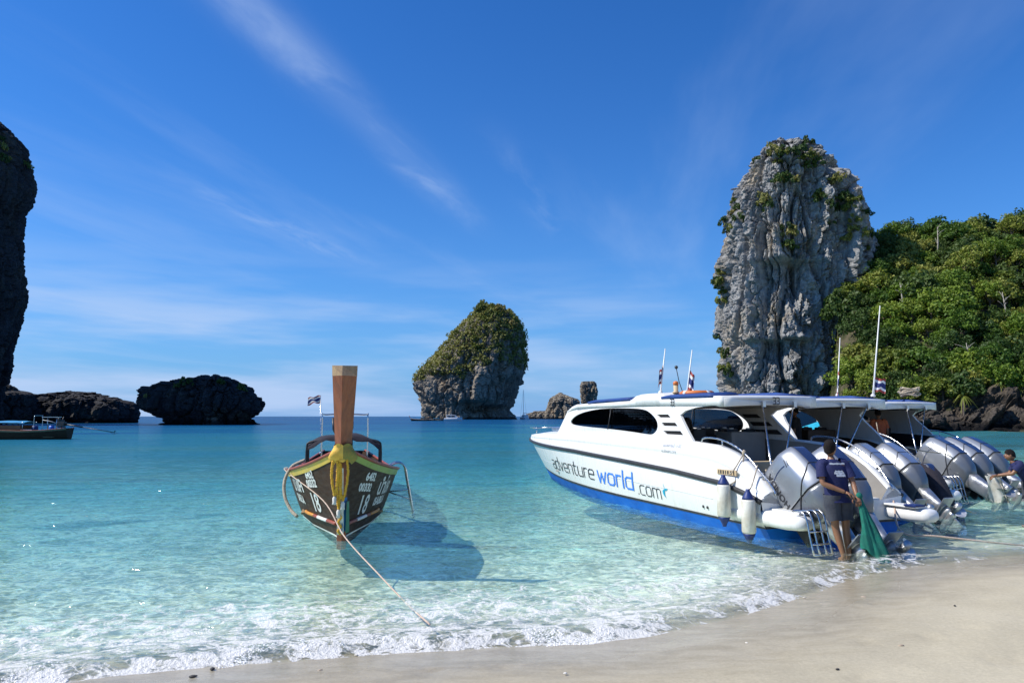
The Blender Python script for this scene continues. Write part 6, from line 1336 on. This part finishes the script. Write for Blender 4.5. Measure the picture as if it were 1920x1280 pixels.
    for s_ in 'LR':
        a, b = P['sh' + s_], P['el' + s_]; ins = P['chest'].lerp(P['neck'], .55).lerp(a, .55); mb.tube([ins + Vector((0, 0, .02)), a.lerp(ins, .35) + Vector((0, 0, .006)), a + Vector((0, 0, -.025)), a.lerp(b, .35), a.lerp(b, .72)], [.070, .076, .074, .070, .076], 14, cap=False)
    sh = mb.build('shirt', M[vest or shirt], root)
    if print_:
        mb = MB(); c0 = P['chest']; q = lambda x, z, o=.0: c0 + sd * x + up * z - fw * (.131 - .35 * x * x + o)
        for (x0, x1, z0, z1) in ((-.10, .12, .085, .108), (-.04, .075, -.02, .0), (-.055, .09, -.05, -.022), (-.03, .10, -.085, -.052)):
            m2 = 8; mb.add([q(x0 + (x1 - x0) * i / m2, z0 + .004 * math.sin(i * 3), .004) for i in range(m2 + 1)] + [q(x0 + (x1 - x0) * i / m2, z1 + .005 * math.sin(i * 2), .004) for i in range(m2, -1, -1)], [tuple(range(2 * m2 + 2))], False)
        mb.build('print', M['shirt_print'], sh)
    mb = MB()
    for s_, sg in (('L', -1), ('R', 1)):
        h, k = P['hip' + s_], P['kn' + s_]; rings = []
        for t, r in ((-.22, .135), (-.05, .130), (.2, .118), (.5, .108), (.72, .112)):
            c = h.lerp(k, max(0, t)) + (Vector((-sg * .02, 0, -t * .35)) if t < 0 else Vector()); rings.append([c + Vector((r * math.cos(a) * (1 + .03 * math.sin(4 * a)), r * math.sin(a) * 1.02, .012 * math.sin(3 * a) if t > .6 else 0)) for a in np.linspace(0, 2 * PI, 16, endpoint=False)])
        mb.loft(rings, cap=False)
    mb.build('shorts', M[shorts], root)
    return root

def make_people():
    f = gz(1577, 1036); zf = float(sand_z(np.array([f.x]), np.array([f.y]))[0]); zf = max(zf, -.32)
    man = person('man in navy T-shirt and dark shorts seen from behind, standing in the shallows', (f.x, f.y, zf + .005), 0., dict(pelvis=(-.01, 0, .88), spine=(-.03, .01, 1.06), chest=(-.055, .02, 1.27), neck=(-.07, .04, 1.43), head=(-.065, .065, 1.50), shL=(-.235, .0, 1.37), elL=(-.26, -.09, 1.10), wrL=(.02, -.19, .985),
                 shR=(.115, .02, 1.37), elR=(.19, -.06, 1.10), wrR=(.17, -.20, .93), hipL=(-.10, 0, .86), knL=(-.05, .03, .47), anL=(.03, -.02, .08), hipR=(.08, .02, .86), knR=(.11, .06, .47), anR=(.13, .04, .08)), look=-.75, nod=-.25, print_=True, hands=.75, sc=.965)
    mb = MB(); rows = []; x0, y0 = f.x + .19, f.y - .20; ztop = zf + .90      # gathered at the hand, spreading to the water
    for k in range(14):
        u = k / 13; row = []
        for j in range(40):
            a = 2 * PI * j / 40; fold = 1 + (.13 * math.sin(j * 1.26 + 2.2 * u) + .20 * math.sin(j * .47 + 5 * u) + .07 * math.sin(j * 2.9 - 7 * u)) * min(1, u * 2.2); r = (.03 + .13 * u ** 1.25) * fold; row.append((x0 + .13 * u + r * 1.02 * math.cos(a), y0 - .16 * u + r * .62 * math.sin(a), ztop - (.76 - .06 * math.cos(a * 2) + .05 * math.cos(a)) * u))
        rows.append(row)
    mb.loft(rows, cap=False); mb.ball((x0, y0, ztop + .01), (.045, .04, .05), 8); o = mb.build('green_net', M['net_green']); tag(o, 'bundle of green netting held by the man in navy and hanging to the water', 'net')
    g = gz(1924, 950); zg = float(sand_z(np.array([g.x]), np.array([g.y]))[0])
    person('man in navy shirt at the right edge bending towards the silver motors', (g.x + .10, g.y, zg + .0), 1.15, dict(pelvis=(0, -.05, .86), spine=(0, .02, 1.03), chest=(0, .14, 1.20), neck=(0, .26, 1.33), head=(0, .31, 1.38), shL=(-.175, .16, 1.30), elL=(-.24, .32, 1.10), wrL=(-.16, .58, 1.06), shR=(.175, .16, 1.30), elR=(.22, .30, 1.08), wrR=(.10, .56, 1.02)), nod=.1, sc=1.0)
    # crew and passengers aboard, feet on the cockpit floors
    Rz = PI / 2 - YAW
    person('dark haired helmsman standing inside the cabin of the boat numbered 33', bpt(C1, 4.25, -.02, .47), Rz - PI / 2, shirt='shirt_dark', shorts='shorts_grey', sc=.93)
    sit = dict(pelvis=(0, 0, .50), spine=(0, 0, .68), chest=(0, 0, .90), neck=(0, .01, 1.07), head=(0, .03, 1.15), shL=(-.175, 0, 1.01), elL=(-.22, .1, .75), wrL=(-.15, .3, .62), shR=(.175, 0, 1.01), elR=(.22, .1, .75), wrR=(.15, .3, .62), hipL=(-.09, .05, .48), knL=(-.10, .45, .50), anL=(-.10, .45, .1), hipR=(.09, .05, .48), knR=(.10, .45, .50), anR=(.10, .45, .1))
    person('passenger seen as a dark head in the side window of the boat numbered 33', bpt(C1, 5.75, .62, .47), Rz - PI / 2, sit, shirt='shirt_dark', sc=1.02)
    person('person in dark clothes standing in the brown lined cockpit of the second speedboat', bpt(C2, 2.1, .1, .47), Rz - PI / 2 + .6, shirt='shirt_dark', shorts='shorts_grey', sc=.93)
    person('person in an orange vest and jeans standing in the farthest speedboat', bpt(C3, 1.75, .45, .47), Rz - PI / 2 - .5, shirt='shirt_orange', shorts='denim', sc=.90)

# ------------------------------------------------------------------ fenders, ropes, small things
def make_fenders():
    for (x, z, lb) in ((.70, .53, 'left white cylinder fender with navy ends on the speedboat side'), (.10, .36, 'right white cylinder fender with navy ends hanging lower near the stern')):
        o = thing('fender', lb, 'fender', bpt(C1, x, 1.54, z - .34 if 0 else z), 0, 'fenders on the speedboat side'); h = .25; r = .105
        mb = MB(); mb.lathe([(r * .86, -h), (r, -h + .03), (r, h - .03), (r * .86, h)], 20); mb.build('body', M['fender'], o)
        mb = MB(); mb.lathe([(r * .88, h), (r * .80, h + .03), (r * .42, h + .10), (r * .30, h + .13), (r * .30, h + .15)], 18); mb.build('end_cap', M['navy'], o)
        mb = MB(); mb.lathe([(r * .30, -h - .15), (r * .30, -h - .13), (r * .42, -h - .10), (r * .80, -h - .03), (r * .88, -h)], 18); mb.build('end_cap', M['navy'], o)
        q = Vector(o.location); top = bpt(C1, .62 if x > .4 else .30, 1.19, zcoam(.62 if x > .4 else .3) + .13); mb = MB(); w = top - q
        mb.tube(smooth_path([(0, 0, h + .14), w * .45 + Vector((-.03, -.04, h * .4)), w], 5), .011, 6)
        if x > .4: mb.tube(smooth_path([w, w * .6 + Vector((.05, -.06, -.05)), Vector((.05, 0, h - .05))], 5), .011, 6); mb.ball(tuple(w), (.035, .035, .05), 6)
        mb.build('lanyard', M['rope'], o)
    o = thing('float_ball', 'round blue float hanging from the rail of the farthest speedboat', 'float', at(1648, 826, 17.3)); mb = MB(); mb.ball((0, 0, 0), (.12, .12, .12), 12); mb.lathe([(.03, .10), (.03, .16)], 8); mb.build('ball', M['blue_float'], o); mb = MB(); mb.tube([(0, 0, .15), (.01, .1, .42)], .01, 6); mb.build('lanyard', M['rope'], o)
    def rope(pts, r, lb, m_='rope', name='mooring_rope'):
        mb = MB(); mb.tube(smooth_path(pts, 8), r, 7); tag(mb.build(name, M[m_]), lb, 'rope')
    rope([bpt(C1, -.05, -1.15, .5), at(1690, 996, 11.4), at(1760, 1005, 11.3), at(1850, 1015, 11.2), at(1930, 1023, 11.1), at(2080, 1036, 10.9)], .015, 'pale rope stretched from the stern out past the right edge', 'rope_pink')
    rope([at(1735, 941, 14.4), at(1765, 946, 14.2), at(1795, 951, 14.0), gz(1830, 962, -.05)], .014, 'short pale rope under the black covered motor entering the water')
    rope([at(1700, 838, 15.8), at(1735, 846, 15.9), at(1770, 850, 16.1), at(1790, 860, 16.2)], .012, 'thin rope tied along the second speedboat quarter')
    rope([bpt(C1, .35, 1.0, 1.02), bpt(C1, .22, .98, .82), bpt(C1, .12, 1.0, .70), bpt(C1, .05, 1.02, .60)], .014, 'short rope hanging in the stern corner beside the first motor')
    # coil on the farthest roof, rag on its motors
    o = None; mb = MB()
    for k in range(9):
        a0 = k * .7; rr = .20 + .05 * math.sin(k * 1.9); mb.tube([(rr * math.cos(a) + .03 * math.sin(k), rr * .8 * math.sin(a), .04 + .022 * k + .03 * math.sin(a * 2 + k)) for a in np.linspace(a0, a0 + 6.0, 18)], .02, 6)
    o = mb.build('rope_coil', M['rope']); q = at(1705, 742, 19.6); o.location = (q.x, q.y, q.z - .02); tag(o, 'coil of pale rope heaped on the farthest speedboat roof', 'rope')
    mb = MB(); rows = []
    for k in range(11):
        u = k / 10; rows.append([(-.22 + .34 * j / 9 + .16 * u * math.sin(j * .35) + .02 * math.sin(u * 7 + j), -.10 * math.sin(PI * j / 9) - .04 * math.sin(j * 2.2 + u * 3) - .10 * u, .16 - (.50 + .10 * math.sin(j * 1.3)) * u) for j in range(10)])
    mb.loft(rows, closed=False, cap=False); o = mb.build('rag', M['fender']); o.location = at(1866, 905, 16.3); tag(o, 'pale cream rag draped over the lower units of the triple motors', 'cloth')
    o = thing('blue_cap_bundle', 'blue and white bundle lying on the white stern rail behind the man', 'bundle', at(1556, 837, 13.2)); mb = MB(); mb.ball((0, 0, 0), (.15, .12, .08), 10); mb.ball((.12, .02, -.03), (.1, .1, .06), 8); mb.build('cloth', M['blue_float'], o); mb = MB(); mb.ball((.02, -.08, .03), (.07, .05, .04), 8); mb.build('lining', M['flag_white'], o)

def make_shore_bits():
    rs = np.random.RandomState(77)
    spots = [(362, 1268), (398, 1254), (1790, 1135), (1570, 1254), (600, 1257), (668, 1228), (1458, 1126), (1508, 1120), (1620, 1119), (1060, 1262), (1690, 1210), (1400, 1205)]
    m1, m2, m3 = pm('dark_pebble', (.05, .045, .04), None, 20, .7, bump=.3), pm('white_shell', (.70, .66, .58), None, 20, .6, bump=.3), pm('coral_bit', (.46, .36, .26), None, 20, .8, bump=.4)
    for k, (x, y) in enumerate(spots):
        p = gz(x, y, .15)
        for _ in range(3): p = gz(x, y, float(sand_z(np.array([p.x]), np.array([p.y]))[0]))
        r = rs.uniform(.009, .017); mb = MB(); rings = []
        dark = k in (0, 1, 2, 3); V_ = []
        mb.ball((0, 0, r * .25), (r * rs.uniform(1.2, 2.2), r * rs.uniform(.8, 1.3), r * .55), 6, Matrix.Rotation(rs.uniform(0, 3), 4, 'Z'))
        mb.v = [(a * (1 + rs.uniform(-.14, .14)), b * (1 + rs.uniform(-.14, .14)), c * (1 + rs.uniform(-.14, .14))) for a, b, c in mb.v]
        o = mb.build('pebble' if dark else 'shell', m1 if dark else (m2 if k % 2 else m3)); o.location = p
        side = 'left' if x < 700 else 'middle' if x < 1350 else 'right'
        tag(o, ('small dark pebble on the %s stretch of wet sand' if dark else ('tiny white shell on the %s stretch of wet sand' if k % 2 else 'tiny tan coral bit on the %s stretch of wet sand')) % side, 'pebble' if dark else 'shell', 'bits washed up on the sand')
    # froth piled along the breaking edge
    n = 30000; X = rs.uniform(-5.2, 5.2, n); dd = np.abs(rs.normal(0, 1, n)) * .15 - .10; ys = np.interp(X, _SX, _SY); Y = ys + dd * 1.1 + .0
    P = np.stack([X, Y, X * 0], -1); wob = .35 * fbm(P * [.5, .5, 1], 3) + .12 * fbm(P * [2.1, 2.1, 1], 3); Y = Y + wob * .6 + .03; d = shore_d(X, Y)
    z = swash(X, Y, d); sz = sand_z(X, Y); dens = fbm(P * [1.7, 1.7, 1], 3) + .35 * fbm(P * [7, 7, 1], 2); keep = (dens > .17 + .40 * sstep(.5, 4.5, X)) & (z > sz - .012) & (rs.rand(n) < 1 - .55 * sstep(0, 4, X)); X, Y, z, sz = X[keep], Y[keep], np.maximum(z, sz)[keep], sz[keep]
    m = len(X); base = np.array([(math.cos(a) * q, math.sin(a) * q, h) for q, h in ((1., 0.), (.72, .62)) for a in np.linspace(0, 2 * PI, 6, endpoint=False)] + [(0, 0, .95)])
    fq = [(i, (i + 1) % 6, 6 + (i + 1) % 6, 6 + i) for i in range(6)] + [(6 + i, 6 + (i + 1) % 6, 12, 12) for i in range(6)]
    r = rs.uniform(.0025, .0075, m) * rs.choice([.7, 1, 1.5], m); V = base[None] * r[:, None, None] * np.stack([rs.uniform(.8, 1.8, m), rs.uniform(.7, 1.2, m), rs.uniform(.5, .9, m)], -1)[:, None]; V = V + np.stack([X, Y, z - .003], -1)[:, None]
    tri = np.array([(a, b, c) for a, b, c, d_ in fq] + [(a, c, d_) for a, b, c, d_ in fq[:6]]); Q = (tri[None] + (np.arange(m) * 13)[:, None, None]).reshape(-1, 3)
    t = NT('sea_froth'); fm = t.done(t.bsdf(t.mix(t.noise(t.wpos(), 12, 3), (.80, .80, .78), (.70, .68, .62)), .5, 0, None, .4, Subsurface_Weight=.0))
    tag(fast_mesh('froth', V.reshape(-1, 3), Q, fm, True), 'white froth along the breaking edge of the wave', 'foam', kind='stuff')
make_people(); make_fenders(); make_shore_bits()
